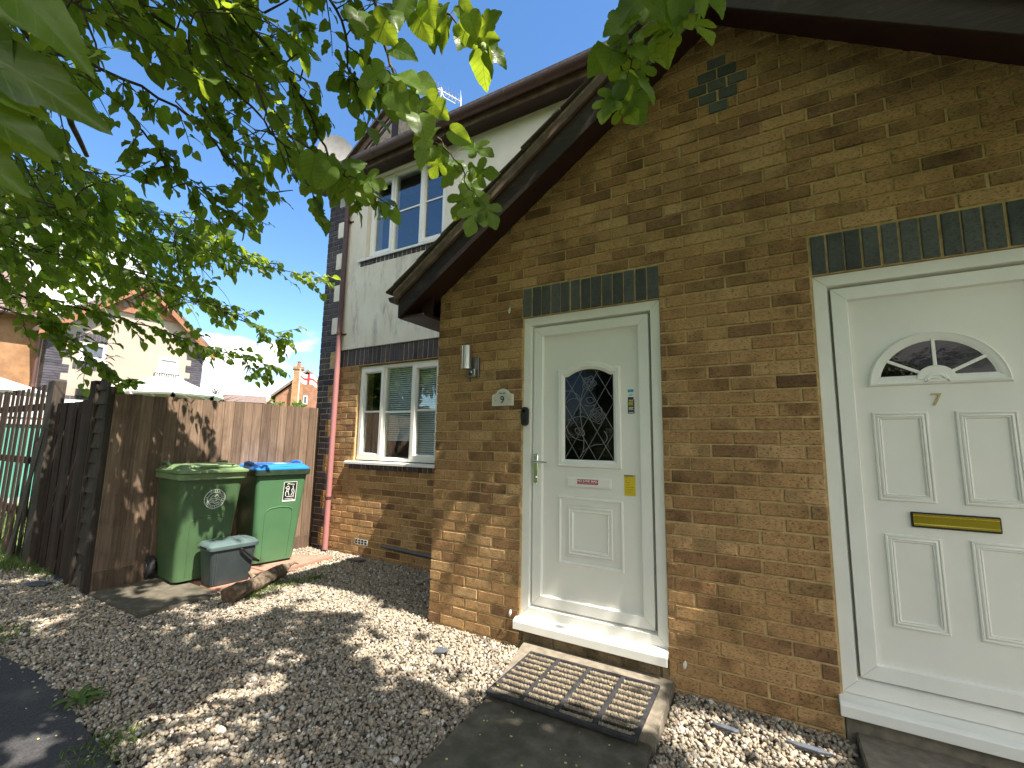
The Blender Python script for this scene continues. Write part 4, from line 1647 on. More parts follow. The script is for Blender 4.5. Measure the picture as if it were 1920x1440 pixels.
        stroke([(y0 + .004, z0 + .010), (y1 - .004, z0 + .010)], .018)
        c = Vector((.087, .755))
        for L in (((-.04, -.055), (-.045, -.02), (-.03, .02), (-.05, .035), (-.02, .055), (-.008, .03), (-.02, 0), (-.005, -.05)),
                  ((.015, -.05), (.03, -.02), (.018, .01), (.035, .03), (.028, .055)), ((.04, -.055), (.048, -.01), (.038, .02)),
                  ((-.035, .068), (-.02, .085), (-.008, .07)), ((-.01, .074), (.045, .068)), ((-.03, -.062), (.05, -.06)), ((-.03, -.01), (-.01, .015), (-.028, .03))):
            stroke([c + Vector(p) for p in L], .006)
        stroke([(.04, z0 + .032), (.135, z0 + .032)], .004)
        pr.build('print', M['white_print'], lab, local=True)
    return t


wheelie_bin((-2.56, -.455, .026), R(-5), 'dark green wheeled bin with pale green lid and round white emblem', M['green_bin'], M['lid_green'], M['lid_green'], 'round', 'domed')
wheelie_bin((-2.585, .285, .028), R(-9), 'green wheeled bin with bright blue lid and black label', M['mid_green_bin'], M['blue_lid'], M['rim_dark'], 'label', 'flat')


def food_caddy():
    t = empty('food_caddy', (-2.14, -.36, .026), R(-4))
    tag(t, 'small grey food waste caddy with grey green lid in front of the bins', 'food caddy')
    mb = MB()
    mb.loft([rrect(0, 0, .335, .185, .03, .0), rrect(0, 0, .345, .195, .03, .012), rrect(0, 0, .395, .245, .03, .31), rrect(0, 0, .40, .25, .03, .325)])
    mb.build('body', M['caddy'], t, smooth=True, local=True)
    mb = MB()
    mb.loft([rrect(0, 0, .425, .275, .03, .315), rrect(0, 0, .43, .28, .03, .322), rrect(0, 0, .43, .28, .035, .348), rrect(-.01, 0, .39, .235, .04, .375), rrect(-.02, 0, .30, .15, .04, .384)])
    lid = mb.build('lid', M['caddy_lid'], t, smooth=True, local=True)
    mb = MB()
    for y in (-.12, -.04, .04, .12): mb.tube([(.125, y, .356), (.03, y, .384), (-.09, y, .383), (-.13, y, .357)], .007, 6)
    mb.build('lid_rib', M['caddy_lid'], lid, smooth=True, local=True)
    mb = MB()
    mb.box(-.06, .07, -.219, -.2145, .326, .346)
    mb.build('latch_slot', M['black'], lid, local=True)
    mb = MB()
    pts = [(-.13, .05, .30), (-.145, .055, .30), (-.142, .14, .22), (-.138, .215, .165), (0, .232, .15), (.138, .215, .165), (.142, .14, .22), (.145, .055, .30), (.13, .05, .30)]
    mb.tube(pts, .0105, 8)
    mb.build('carry_handle', M['black'], t, smooth=True, local=True)
    mb = MB()
    for y in (-.155, -.135): mb.tube([(.098, y, .02), (.121, y - .01, .30)], .005, 6)
    mb.build('rib', M['caddy'], t, smooth=True, local=True)


food_caddy()


# ------------------------------------------------------------------ log, slate, weeds, mat
def log():
    a, b = Vector((-1.61, -.61, .062)), Vector((-1.965, .14, .066))
    n, m = 22, 18
    d = (b - a).normalized()
    s = d.cross(Vector((0, 0, 1))).normalized()
    u = s.cross(d)
    rings = []
    for i in range(n + 1):
        t = i / n
        c = a.lerp(b, t) + s * .018 * math.sin(5 * t) + u * .006 * math.sin(11 * t)
        r = .072 - .012 * t
        if t > .9: r *= 1 - (t - .9) * 4.5
        ring = []
        for k in range(m):
            an = 2 * math.pi * k / m
            rr_ = r * (1 + .07 * math.sin(3 * an + 4 * t) + .05 * math.sin(7 * an + 17 * t) + random.uniform(-.05, .05))
            if abs(an - 1.9) < .28: rr_ *= .80
            ring.append(c + (s * math.cos(an) + u * math.sin(an)) * rr_)
        rings.append(ring)
    o = empty('log', a)
    tag(o, 'rotting cut log lying on the gravel in front of the bins', 'log')
    mb = MB()
    mb.loft(rings)
    mb.build('bark', M['log_bark'], o, smooth=True)
    mb = MB()
    e = [p - d * .002 + (a - p) * .08 for p in rings[0]]
    mb.loft([e, [p - d * .004 + (a - p) * .5 for p in e]])
    mb.build('cut_end', M['log_end'], o)
    mb = MB()
    k0 = a.lerp(b, .40) + u * .045
    mb.tube([k0 - s * .02, k0 - s * .05 + u * .035, k0 - s * .065 + u * .05], [.026, .02, .013], 8)
    k1 = a.lerp(b, .97)
    mb.tube([k1, k1 + d * .07 + u * .02, k1 + d * .11 + s * .03 + u * .03, k1 + d * .12 + s * .06 + u * .012], [.028, .02, .012, .005], 8)
    mb.build('branch_stub', M['log_bark'], o, smooth=True)


log()


def flake(name, label, cat, c, size, mat, group=None, th=.012, seed=0, rot=0.0, z=.012):
    rs = random.Random(seed)
    n = 7
    pts = []
    for k in range(n):
        a = 2 * math.pi * k / n + rs.uniform(-.25, .25)
        rr_ = rs.uniform(.65, 1.1)
        x, y = math.cos(a) * size[0] * rr_, math.sin(a) * size[1] * rr_
        pts.append((c[0] + x * math.cos(rot) - y * math.sin(rot), c[1] + x * math.sin(rot) + y * math.cos(rot)))
    mb = MB()
    mb.prism(pts, 'z', z, z + th)
    o = mb.build(name, mat, None, bevel=.002)
    for v in o.data.vertices: v.co.z += (v.co.x - c[0]) * .08 + (v.co.y - c[1]) * -.05
    return tag(o, label, cat, group)


q = at_z(200, 1092, 0)
flake('slate', 'piece of grey slate on the gravel at the foot of the slatted gate', 'slate piece', at_z(68, 1098, 0), (.17, .09), M['slate'], 'broken slates on the gravel', seed=3, rot=.2)
flake('slate', 'dark triangular slate chip on the gravel left of the door mat', 'slate piece', at_z(826, 1226, 0), (.055, .04), M['slate'], 'broken slates on the gravel', seed=5, rot=.5)
flake('slate', 'narrow slate sliver on the gravel nearest the right hand white door', 'slate piece', at_z(1510, 1408, 0), (.10, .022), M['slate'], 'broken slates on the gravel', seed=8, rot=-.2)
flake('slate', 'narrow slate sliver on the gravel midway between the two doors', 'slate piece', at_z(1360, 1372, 0), (.075, .022), M['slate'], 'broken slates on the gravel', seed=9, rot=-.3)
flake('slate', 'grey slate piece on the gravel against the recessed brick wall', 'slate piece', at_z(668, 1052, 0), (.16, .06), M['slate'], 'broken slates on the gravel', seed=11, rot=.1)
for i, (u, v, lab) in enumerate(((285, 1332, 'curled dead brown leaf on the gravel, upper of a loose pair'), (298, 1362, 'curled dead brown leaf on the gravel, lower of a loose pair'))):
    p = at_z(u, v, 0)
    flake('dead_leaf', lab, 'leaf', p, (.030, .018), M['dead_leaf'], 'dead leaves on the gravel', th=.004, seed=20 + i, rot=i, z=.022)


def door_mat():
    zt = .047
    t = empty('door_mat', (1.355, -.405, zt), R(1.5))
    tag(t, 'ribbed coir door mat in a black rubber frame before the white door', 'door mat')
    Wm, Dm = .775, .49
    mb = MB()
    mb.box(-Wm / 2, Wm / 2, -Dm / 2, Dm / 2, 0, .006)
    mb.build('backing', M['rubber'], t, local=True)
    mb = MB()
    xs = [-Wm / 2, -Wm / 4, 0, Wm / 4, Wm / 2]
    for i, x in enumerate(xs):
        w = .013
        x = min(max(x, -Wm / 2 + w), Wm / 2 - w)
        mb.box(x - w, x + w, -Dm / 2, Dm / 2, .0062, .019)
    mb.box(-Wm / 2, Wm / 2, -Dm / 2 - .022, -Dm / 2 - .0002, 0, .019)
    mb.box(-Wm / 2, Wm / 2, Dm / 2 + .0002, Dm / 2 + .012, 0, .019)
    mb.build('frame', M['rubber'], t, bevel=.003, local=True)
    co, st = MB(), MB()
    rows = 9
    pitch = Dm / rows
    for c in range(4):
        a, b = xs[c] + .015, xs[c + 1] - .015
        for r_ in range(rows):
            y = -Dm / 2 + (r_ + .30) * pitch
            n = 30
            rings = []
            for k in range(n + 1):
                x = a + (b - a) * k / n
                h = .0175 * random.uniform(.78, 1.12)
                w = pitch * .23 * random.uniform(.85, 1.15)
                yy = y + random.uniform(-.0018, .0018)
                rings.append([(x, yy - w, .006), (x, yy - w * .75, .006 + h * .75), (x, yy, .006 + h), (x, yy + w * .75, .006 + h * .75), (x, yy + w, .006)])
            co.loft(rings)
            y2 = y + pitch * .5
            k = 0
            x = a + .004
            while x < b - .003:
                for dy in (-.006, .006):
                    xx = x + (.0035 if dy > 0 else 0)
                    st.box(xx, xx + .0038, y2 + dy - .003, y2 + dy + .003, .0062, .0165)
                x += .0075
    co.build('coir_strip', M['coir'], t, local=True)
    st.build('rubber_stud', M['rubber'], t, local=True)


door_mat()


def blades(name, label, centres, n, h, spread, mat=None, kind='stuff', cat=None, wid=.006, flat=.5):
    V, F, A = [], [], []
    for i in range(n):
        c = centres[rng.integers(len(centres))]
        x, y = c[0] + rng.normal(0, spread), c[1] + rng.normal(0, spread)
        az = rng.uniform(0, 2 * math.pi)
        L = h * rng.uniform(.5, 1.2)
        lean = rng.uniform(.1, flat)
        w = wid * rng.uniform(.6, 1.2)
        d = np.array([math.cos(az), math.sin(az), 0])
        s = np.array([-d[1], d[0], 0])
        k0 = len(V)
        for q, ww in ((0, 1), (.4, .9), (.75, .6), (1, .05)):
            p = np.array([x, y, -.005]) + d * (L * lean * q * q * 1.4) + np.array([0, 0, L * (q - .35 * lean * q * q)])
            V += [p - s * w * ww / 2, p + s * w * ww / 2]
            r_ = rng.random()
            A += [(q, -.3, .5 + .5 * math.sin(i)), (q, .3, .5 + .5 * math.sin(i))]
        for q in range(3): F.append((k0 + 2 * q, k0 + 2 * q + 1, k0 + 2 * q + 3, k0 + 2 * q + 2))
    o = fast_mesh(name, np.array(V), np.array(F), mat or M['grass'], vec=np.array(A))
    if kind: o['kind'] = kind
    tag(o, label, cat)
    return o


g1 = [at_z(u, v, 0)[:2] for u, v in ((30, 1050), (60, 1058), (90, 1070), (110, 1075), (15, 1062))]
blades('verge_grass', 'rough grass along the foot of the slatted fence', g1 + [(-5.2, -1.2), (-4.8, -1.22), (-5.8, -1.25), (-6.3, -1.3), (-4.3, -1.2)], 1500, .10, .10)
g2 = [at_z(u, v, 0)[:2] for u, v in ((470, 1118), (500, 1106), (530, 1096), (560, 1090), (590, 1084))]
blades('log_moss', 'low green moss and grass beside the log', g2, 1200, .035, .055, flat=.9)
g3 = [at_z(u, v, 0)[:2] for u, v in ((10, 1190), (20, 1180), (5, 1200))]
blades('gravel_grass', 'thin patch of grass growing through the gravel', g3 + [tuple(at_z(u, v, 0)[:2]) for u, v in ((170, 1410), (190, 1425), (240, 1375), (200, 1400), (120, 1100))], 600, .035, .06, flat=.9)
# far lawn seen through the slats
blades('lawn_grass', 'lawn behind the slatted fence', [(x, y) for x in np.linspace(-9, -5, 9) for y in np.linspace(-.8, 1.5, 6)], 5000, .13, .25, wid=.012)


def weed(c):
    V, F, A = [], [], []
    n = 15
    for i in range(n):
        az = 2 * math.pi * i / n * 1.618
        d = np.array([math.cos(az), math.sin(az), 0])
        s = np.array([-d[1], d[0], 0])
        L = random.uniform(.09, .15)
        k0 = len(V)
        for q in np.linspace(0, 1, 7):
            w = .030 * math.sin(math.pi * min(1, .10 + q * .9)) ** .8
            z = .012 + L * (.55 * q - .5 * q * q) * (1.2 if i % 2 else .7)
            p = np.array([c[0], c[1], z]) + d * L * q
            for sg in (-1, 0, 1):
                V.append(p + s * w / 2 * sg + np.array([0, 0, .005 * abs(sg)]))
                A.append((q, sg * .3, .3 + .5 * (i % 3) / 2))
        for q in range(6):
            for e in range(2):
                F.append((k0 + 3 * q + e, k0 + 3 * q + e + 1, k0 + 3 * q + 4 + e, k0 + 3 * q + 3 + e))
    o = fast_mesh('weed', np.array(V), np.array(F), M['grass'], vec=np.array(A))
    tag(o, 'flat rosette weed with long narrow leaves where gravel meets asphalt', 'weed')


weed(at_z(148, 1318, 0))


def litter():
    V, F = [], []
    iv, jf = icosphere(1)
    spots = []
    for i in range(240):
        u = rng.random()
        if u < .30: x, y, z = rng.uniform(1.06, 1.8), rng.uniform(-1.8, -.68), .027
        elif u < .46: x, y, z = rng.uniform(1.0, 1.72), rng.uniform(-.62, -.17), .066
        elif u < .86: x, y, z = rng.uniform(-2.2, .9), rng.uniform(-2.9, -1.80), .007
        else: x, y, z = rng.uniform(-1.5, 2.4), rng.uniform(-1.75, -.05), .02
        spots.append((x, y, z))
    for (x, y, z) in spots:
        r_ = rng.uniform(.0025, .006)
        k = len(V)
        s = np.array([r_ * rng.uniform(.8, 1.5), r_, r_ * .55])
        V += list(iv * s + np.array([x, y, z + r_ * .3]))
        F += [tuple(a + k for a in f) for f in jf]
    o = fast_mesh('leaf_litter', np.array(V), np.array(F), M['litter'])
    o['kind'] = 'stuff'
    o['label'] = 'fallen yellow green catkins and fruit scraps on the paving'


litter()

# ------------------------------------------------------------------ leaves
def outline_leaf(kind, n):
    """closed outline (x along the midrib 0..1, y) walked anticlockwise from the base"""
    pts = []
    if kind == 0:      # heart shaped
        top = [(0, 0), (-.10, .12), (-.09, .24), (.02, .35), (.18, .41), (.36, .40), (.54, .34), (.70, .25), (.84, .13), (1.0, 0)]
    elif kind == 1:    # three lobed with deep rounded sinuses
        top = [(0, 0), (-.07, .13), (-.02, .24), (.10, .30), (.17, .22), (.24, .14), (.31, .17), (.34, .30), (.42, .42), (.53, .46), (.62, .40), (.60, .28), (.53, .18), (.50, .115),
               (.57, .11), (.66, .19), (.78, .22), (.89, .14), (1.0, 0)]
    elif kind == 2:    # shallow lobes
        top = [(0, 0), (-.09, .14), (-.05, .28), (.08, .38), (.22, .37), (.27, .29), (.37, .30), (.47, .38), (.60, .35), (.64, .24), (.74, .22), (.86, .13), (1.0, 0)]
    else:              # simple far leaf
        top = [(0, 0), (.02, .26), (.25, .40), (.55, .32), (.80, .15), (1.0, 0)]
    if n > 1:          # add serrations
        f = []
        for a, b in zip(top[:-1], top[1:]):
            f.append(a)
            for q in range(1, n):
                t = q / n
                x, y = a[0] + (b[0] - a[0]) * t, a[1] + (b[1] - a[1]) * t
                dx, dy = b[0] - a[0], b[1] - a[1]
                L = math.hypot(dx, dy) or 1
                k = .02 if q % 2 else 0
                f.append((x - dy / L * k, y + dx / L * k))
        f.append(top[-1])
        top = f
    return top + [(x, -y) for x, y in top[-2:0:-1]]


def leaf_template(kind, n, fold=.18, curl=.25):
    O = outline_leaf(kind, n)
    cen = (.36, 0.0)
    m = len(O)
    V = [(cen[0], 0)] + [((a + cen[0]) / 2, b / 2) for a, b in O] + O
    F = []
    for i in range(m):
        j = (i + 1) % m
        F.append((0, 1 + i, 1 + j))
        F.append((1 + i, 1 + m + i, 1 + m + j))
        F.append((1 + i, 1 + m + j, 1 + j))
    V = np.array(V)
    z = fold * np.abs(V[:, 1]) - curl * (V[:, 0] - .2) ** 2 + .05 * np.sin(9 * V[:, 0]) * np.abs(V[:, 1]) * 2
    return np.column_stack([V, z]), np.array(F), np.column_stack([V, np.zeros(len(V))])


def low_template(fold=.25, curl=.3):
    O = outline_leaf(3, 1)
    m = len(O)
    V = np.array([(.36, 0)] + O)
    F = np.array([(0, 1 + i, 1 + (i + 1) % m) for i in range(m)])
    z = fold * np.abs(V[:, 1]) - curl * (V[:, 0] - .2) ** 2
    return np.column_stack([V, z]), F, np.column_stack([V, np.zeros(len(V))])


TEMPL = {'heart': leaf_template(0, 2), 'lobed': leaf_template(1, 2), 'shallow': leaf_template(2, 2), 'low': low_template()}
TEMPL['heart_lo'] = leaf_template(0, 1)


class Leaves:
    def __init__(self): self.b = {}

    def add(self, kind, pos, d, nrm, size, rnd, wid=1.0):
        self.b.setdefault(kind, []).append((*pos, *d, *nrm, size, rnd, wid))

    def build(self, name, mat, parent=None):
        Vs, Fs, Cs, k = [], [], [], 0
        for kind, L in self.b.items():
            V, F, C = TEMPL[kind]
            A = np.array(L)
            p, d, nr, s, rn, wd = A[:, 0:3], A[:, 3:6], A[:, 6:9], A[:, 9], A[:, 10], A[:, 11]
            d = d / np.linalg.norm(d, axis=1)[:, None]
            sd = np.cross(nr, d)
            sd /= np.linalg.norm(sd, axis=1)[:, None] + 1e-9
            nn = np.cross(d, sd)
            n, m = len(A), len(V)
            out = p[:, None] + s[:, None, None] * (V[None, :, 0:1] * d[:, None] + (V[None, :, 1:2] * wd[:, None, None]) * sd[:, None] + V[None, :, 2:3] * nn[:, None])
            C2 = np.repeat(C[None], n, 0).copy()
            C2[:, :, 2] = rn[:, None]
            Vs.append(out.reshape(-1, 3))
            Cs.append(C2.reshape(-1, 3))
            Fs.append((F[None] + (np.arange(n) * m)[:, None, None]).reshape(-1, 3) + k)
            k += n * m
        return fast_mesh(name, np.concatenate(Vs), np.concatenate(Fs), mat, parent, vec=np.concatenate(Cs))


def unit(v):
    v = np.asarray(v, float)
    return v / (np.linalg.norm(v) + 1e-9)


# patches of ground and wall that the photograph shows in the sun: the crown is thin above them
def gp(px): return [tuple(at_z(u, v, 0)[:2]) for u, v in px]


LIT = [gp(p) for p in (
    [(790, 1150), (960, 1210), (985, 1225), (930, 1290), (870, 1310), (770, 1270), (690, 1250), (640, 1200), (700, 1165)],
    [(610, 1105), (700, 1120), (800, 1150), (790, 1180), (650, 1150), (560, 1140)],
    [(310, 1330), (390, 1310), (560, 1240), (540, 1285), (420, 1340), (330, 1370), (230, 1410), (200, 1380)],
    [(300, 1390), (430, 1350), (500, 1330), (470, 1380), (330, 1440), (240, 1440)],
    [(370, 1155), (450, 1130), (640, 1080), (660, 1095), (560, 1125), (460, 1165)],
    [(1250, 1320), (1330, 1330), (1560, 1400), (1620, 1440), (1300, 1440), (1245, 1400)],
    [(985, 1215), (1225, 1290), (1200, 1390), (1100, 1360), (930, 1310)],
    [(0, 1080), (60, 1070), (70, 1095), (0, 1110)], [(60, 1165), (120, 1150), (150, 1160), (60, 1200)], [(210, 1225), (245, 1215), (250, 1235), (215, 1245)],
    [(520, 1025), (650, 1040), (690, 1055), (600, 1075), (540, 1050)],
    [(0, 1390), (70, 1350), (130, 1340), (150, 1370), (60, 1440), (0, 1440)],
    [(850, 1300), (930, 1285), (940, 1320), (860, 1330)],
    [(200, 1120), (330, 1095), (470, 1075), (470, 1095), (300, 1130)],
)]


def lit_frac(p):
    """how strongly a point p of the crown should be left open (0..1)"""
    p = np.asarray(p)
    h = p[2] - .17
    if abs(p[1] + .035 - SUN[1] * h) < .11 and .64 < p[0] - SUN[0] * h < 1.84: return .985
    # porch wall plane y = 0
    k = (p[1] - 0.0) / SUN[1]
    if 0 < k:
        q = p - SUN * k
        if 0.05 < q[2] < 1.25 and -.1 < q[0] < .80 and k > .4:
            return .80
    # fence plane
    k = (p[0] - fx) / SUN[0]
    q = p - SUN * k
    if 0 < q[2] < 1.8 and -1.1 < q[1] < 1.1:
        if q[1] > .15: return .97
        if q[2] < .8: return .06
        return .12
    # bin fronts
    k = (p[0] + 2.3) / SUN[0]
    q = p - SUN * k
    if 0 < q[2] < .72 and -.72 < q[1] < .6: return .86 if q[1] > .02 else .70
    if .72 < q[2] < 1.1 and -.75 < q[1] < .6: return .5
    # recessed wall
    k = (p[1] - YR) / SUN[1]
    if k > 0:
        q = p - SUN * k
        if 0 < q[2] < 2.2 and -3 < q[0] < -1.2: return .93
    g = p - SUN * p[2]
    G = g[None, :2]
    for L in LIT:
        if in_poly(G, L)[0]: return .93
    return 0.0


FOL = {  # regions of the picture that foliage may occupy: (polygon, near, far)
    'mid': ([(-120, -120), (610, -120), (600, 60), (590, 150), (605, 260), (575, 325), (565, 385), (500, 370), (455, 330), (400, 250), (330, 200), (270, 130), (215, 60), (180, 180), (-120, 330)], 2.0, 3.4),
    'side': ([(-120, 120), (60, 200), (150, 300), (230, 360), (150, 420), (-120, 420)], 2.6, 4.2),
    'mid2': ([(190, 215), (260, 235), (330, 300), (360, 345), (300, 360), (220, 330)], 2.4, 3.4),
    'left': ([(-120, 300), (150, 290), (215, 330), (285, 385), (350, 395), (430, 415), (445, 465), (540, 500), (470, 520), (410, 505), (350, 500), (400, 545), (470, 600), (430, 620), (350, 585), (300, 590),
              (390, 620), (400, 640), (330, 620), (250, 585), (200, 590), (140, 590), (60, 590), (-120, 620)], 4.0, 6.2),
}


def in_frame(p, m=70):
    u, v, ok = project(p)
    return ok[0] and -m < u[0] < 1920 + m and -m < v[0] < 1440 + m, (u[0], v[0])


def allowed(p):
    p = np.asarray(p)
    f, uv = in_frame(p)
    if not f:
        return np.linalg.norm(p - CAM) > 1.1
    dist = np.linalg.norm(p - CAM)
    for k, (poly, a, b) in FOL.items():
        if a - .3 < dist < b + .5 and in_poly(np.array([uv]), poly)[0]: return True
    return False


tree = empty('mulberry_tree', (1.2, -5.4, 0))
tag(tree, 'mulberry tree with lobed leaves whose branches overhang the path and the house front', 'tree')

nodes = []       # growing skeleton: (pos, radius)
wood = MB()
twigs = MB()


def limb(pts, r0, r1, wob=.06, sub=5):
    P = [np.array(p, float) for p in pts]
    Q = []
    for i in range(len(P) - 1):
        p0, p1, p2, p3 = P[max(i - 1, 0)], P[i], P[i + 1], P[min(i + 2, len(P) - 1)]
        for k in range(sub):
            t = k / sub
            Q.append(.5 * ((2 * p1) + (-p0 + p2) * t + (2 * p0 - 5 * p1 + 4 * p2 - p3) * t * t + (-p0 + 3 * p1 - 3 * p2 + p3) * t ** 3) + rng.normal(0, wob * .25, 3) * (i + k > 0))
    Q.append(P[-1])
    n = len(Q)
    rad = [r0 + (r1 - r0) * i / (n - 1) for i in range(n)]
    (wood if r0 > .012 else twigs).tube([tuple(q) for q in Q], rad, 10 if r0 > .03 else 6)
    for q, r_ in zip(Q, rad): nodes.append(q)
    return Q


T0 = np.array([1.2, -5.4, 0])
trunk = MB()
tp = [T0 + np.array(d) for d in ((0, 0, -.1), (0.02, .02, .25), (.05, .05, .9), (0, .1, 1.6), (-.05, .18, 2.3))]
trunk.tube([tuple(p) for p in tp], [.20, .16, .14, .135, .13], 16)
trunk.build('trunk', M['bark'], tree, smooth=True)
fork = tp[-1]
limb([fork, (.6, -4.6, 3.3), (-.4, -3.6, 4.0), (-1.4, -2.8, 4.3), (-2.3, -2.0, 4.2), (-3.0, -1.5, 3.9)], .085, .018)
limb([fork, (1.3, -4.6, 3.4), (1.5, -3.7, 4.2), (1.6, -2.7, 4.7), (1.3, -1.7, 4.9)], .08, .02)
limb([fork, (2.0, -4.9, 3.3), (3.1, -4.0, 4.1), (4.2, -2.9, 4.5), (5.1, -1.9, 4.6)], .08, .02)
limb([(1.5, -3.7, 4.2), (2.4, -3.0, 4.7), (3.0, -2.1, 5.0), (3.6, -1.2, 5.0)], .05, .014)
limb([(-.4, -3.6, 4.0), (-1.8, -3.4, 4.2), (-3.2, -2.8, 4.0), (-4.2, -2.2, 3.6), (-5.0, -1.6, 3.1)], .055, .014)
limb([(-1.4, -2.8, 4.3), (-.9, -2.0, 4.1), (-.4, -1.3, 3.8)], .03, .010)

leaves = Leaves()
LEAFN = [0]


def put_leaf(base, d, size, kind, up=None, keep_lit=True, strict=True):
    tip = base + d * size * .5
    if keep_lit and rng.random() < lit_frac(tip): return
    n = unit(np.array([rng.normal(0, .45), rng.normal(0, .45), 1.0])) if up is None else up
    n = unit(n - d * np.dot(n, d))
    leaves.add(kind, base, d, n, size, rng.random(), rng.uniform(.85, 1.15))
    LEAFN[0] += 1


def sprig(root, d, length, n, size, kinds, petiole=.35, lit=True, droop=.55, rad=.0028, test=None):
    """a leafy shoot: alternate leaves hanging from a thin stem"""
    d = unit(d)
    P = [np.array(root)]
    cur = np.array(d)
    steps = 6
    for i in range(steps):
        cur = unit(cur + np.array([0, 0, -.10 * droop]) + rng.normal(0, .08, 3))
        P.append(P[-1] + cur * length / steps)
    if test is not None and not test(P[-1]): return P
    twigs.tube([tuple(p) for p in P], [rad * (1 - .6 * i / steps) for i in range(steps + 1)], 5)
    for i in range(n):
        t = (i + .6) / n * steps
        k = min(int(t), steps - 1)
        p = P[k] + (P[k + 1] - P[k]) * (t - k)
        ax = unit(P[k + 1] - P[k])
        side = unit(np.cross(ax, [0, 0, 1])) * (1 if i % 2 else -1)
        ld = unit(ax * rng.uniform(.3, 1.0) + side * rng.uniform(.35, 1.0) + np.array([0, 0, -rng.uniform(.1, 1.0) * droop * 1.5]))
        s = size * rng.uniform(.65, 1.15)
        pe = p + ld * s * petiole + np.array([0, 0, .01])
        if test is not None and not test(pe + ld * s * .5): continue
        twigs.tube([tuple(p), tuple(pe)], [.0012, .0009], 4, cap=False)
        put_leaf(pe, ld, s, kinds[rng.integers(len(kinds))], keep_lit=lit)
    return P


def connect(p, r=.006):
    """join a new shoot to the nearest wood"""
    A = np.array(nodes)
    k = np.argmin(np.linalg.norm(A - p, axis=1) + np.where(A[:, 2] < p[2] - .6, .5, 0))
    a = A[k]
    L = np.linalg.norm(p - a)
    if L > .04:
        for q in (.3, .6):
            c = a + (p - a) * q
            if in_frame(c, 0)[0] and not allowed(c): return None
        m = (a + p) / 2 + rng.normal(0, .05 * L, 3) + np.array([0, 0, .06 * L])
        Q = [a, a * .25 + m * .5 + p * .25, p] if L < .3 else [a, a * .55 + m * .45, m * .6 + p * .4, p]
        tt = r * (1 + .6 * L)
        twigs.tube([tuple(q) for q in Q], [tt * (1 - .5 * i / (len(Q) - 1)) for i in range(len(Q))], 5)
        for q in Q[1:]: nodes.append(q)
    return a


# --- overhead crown, sampled so that it shades the ground the photograph shows in shade
def crown():
    made = 0
    tries = 0
    seeds = []
    while len(seeds) < 3000 and tries < 70000:
        tries += 1
        g = np.array([rng.uniform(-5.6, 3.4), rng.uniform(-2.9, .05), 0.0])
        if rng.random() < .14: g = np.array([rng.uniform(.2, 3.4), 0.0, rng.uniform(.1, 2.0)])
        h = rng.uniform(2.7, 5.6)
        p = g + SUN * h
        if p[2] > 6 or p[2] < 2.75: continue
        if p[1] > -.25 and p[2] < 4.6: continue
        if not allowed(p): continue
        if in_frame(p)[0] and rng.random() > .30: continue
        if rng.random() < lit_frac(p): continue
        seeds.append(p)
    seeds.sort(key=lambda p: np.linalg.norm(p - fork))
    for p in seeds:
        a = connect(p, .0032)
        if a is None: continue
        f, _ = in_frame(p, 0)
        dr = unit(p - a + rng.normal(0, .25, 3) + np.array([0, 0, -.1]))
        sprig(p, dr, rng.uniform(.18, .34), 8, rng.uniform(.10, .14), ['heart_lo', 'heart_lo', 'low'] if f else ['low'], test=allowed, rad=.0022)


crown()


# --- foliage that hangs into the picture
def fill(key, n, size, kinds, leaves_n, length):
    poly, a, b = FOL[key]
    xs, ys = [p[0] for p in poly], [p[1] for p in poly]
    got, pts = 0, []
    while got < n:
        uv = np.array([[rng.uniform(max(-60, min(xs)), max(xs)), rng.uniform(max(-60, min(ys)), max(ys))]])
        if not in_poly(uv, poly)[0]: continue
        pts.append(at_dist(uv[0, 0], uv[0, 1], rng.uniform(a, b)))
        got += 1
    pts.sort(key=lambda p: np.linalg.norm(p - fork))
    for p in pts:
        if rng.random() < .35 * lit_frac(p): continue
        c = connect(p, .004)
        if c is None: continue
        d = unit(unit(CR * rng.uniform(.2, 1.0) - CU * rng.uniform(.0, .9)) + .5 * unit(p - c) + rng.normal(0, .3, 3))
        sprig(p, d, length * rng.uniform(.7, 1.3), leaves_n, size * rng.uniform(.85, 1.15), kinds, test=allowed, lit=False)


def px_branch(pts, r0, r1):
    return limb([at_dist(u, v, d) for u, v, d in pts], r0, r1, wob=.02)


# long boughs on the left, seen against the sky
b_left = [
    ([(-80, 330, 5.4), (60, 380, 5.3), (200, 430, 5.2), (330, 455, 5.1), (450, 490, 5.0), (592, 520, 4.9)], .011, .003),
    ([(-80, 430, 5.3), (80, 470, 5.2), (220, 500, 5.1), (340, 540, 5.0), (430, 590, 4.9), (520, 632, 4.8)], .011, .003),
    ([(-80, 520, 5.0), (60, 560, 4.9), (180, 585, 4.8), (300, 620, 4.7), (400, 655, 4.6), (505, 685, 4.5)], .011, .003),
    ([(-80, 560, 4.6), (30, 585, 4.6), (110, 630, 4.5), (190, 690, 4.5)], .008, .003),
]
for pts, r0, r1 in b_left:
    Q = px_branch(pts, r0, r1)
    n = len(Q)
    for i in range(5, n):
        for rep in range(2):
            d = unit(CR * rng.uniform(.3, 1) + CU * rng.uniform(-.9, .35) + CFW * rng.uniform(-.5, .5))
            sprig(Q[i], d, rng.uniform(.12, .30), 7, rng.uniform(.058, .08), ['heart_lo', 'low', 'heart_lo'], lit=False)
    sprig(Q[-1], Q[-1] - Q[-3], .16, 6, .07, ['heart_lo'], lit=False)
fill('left', 370, .066, ['heart_lo', 'low'], 9, .30)
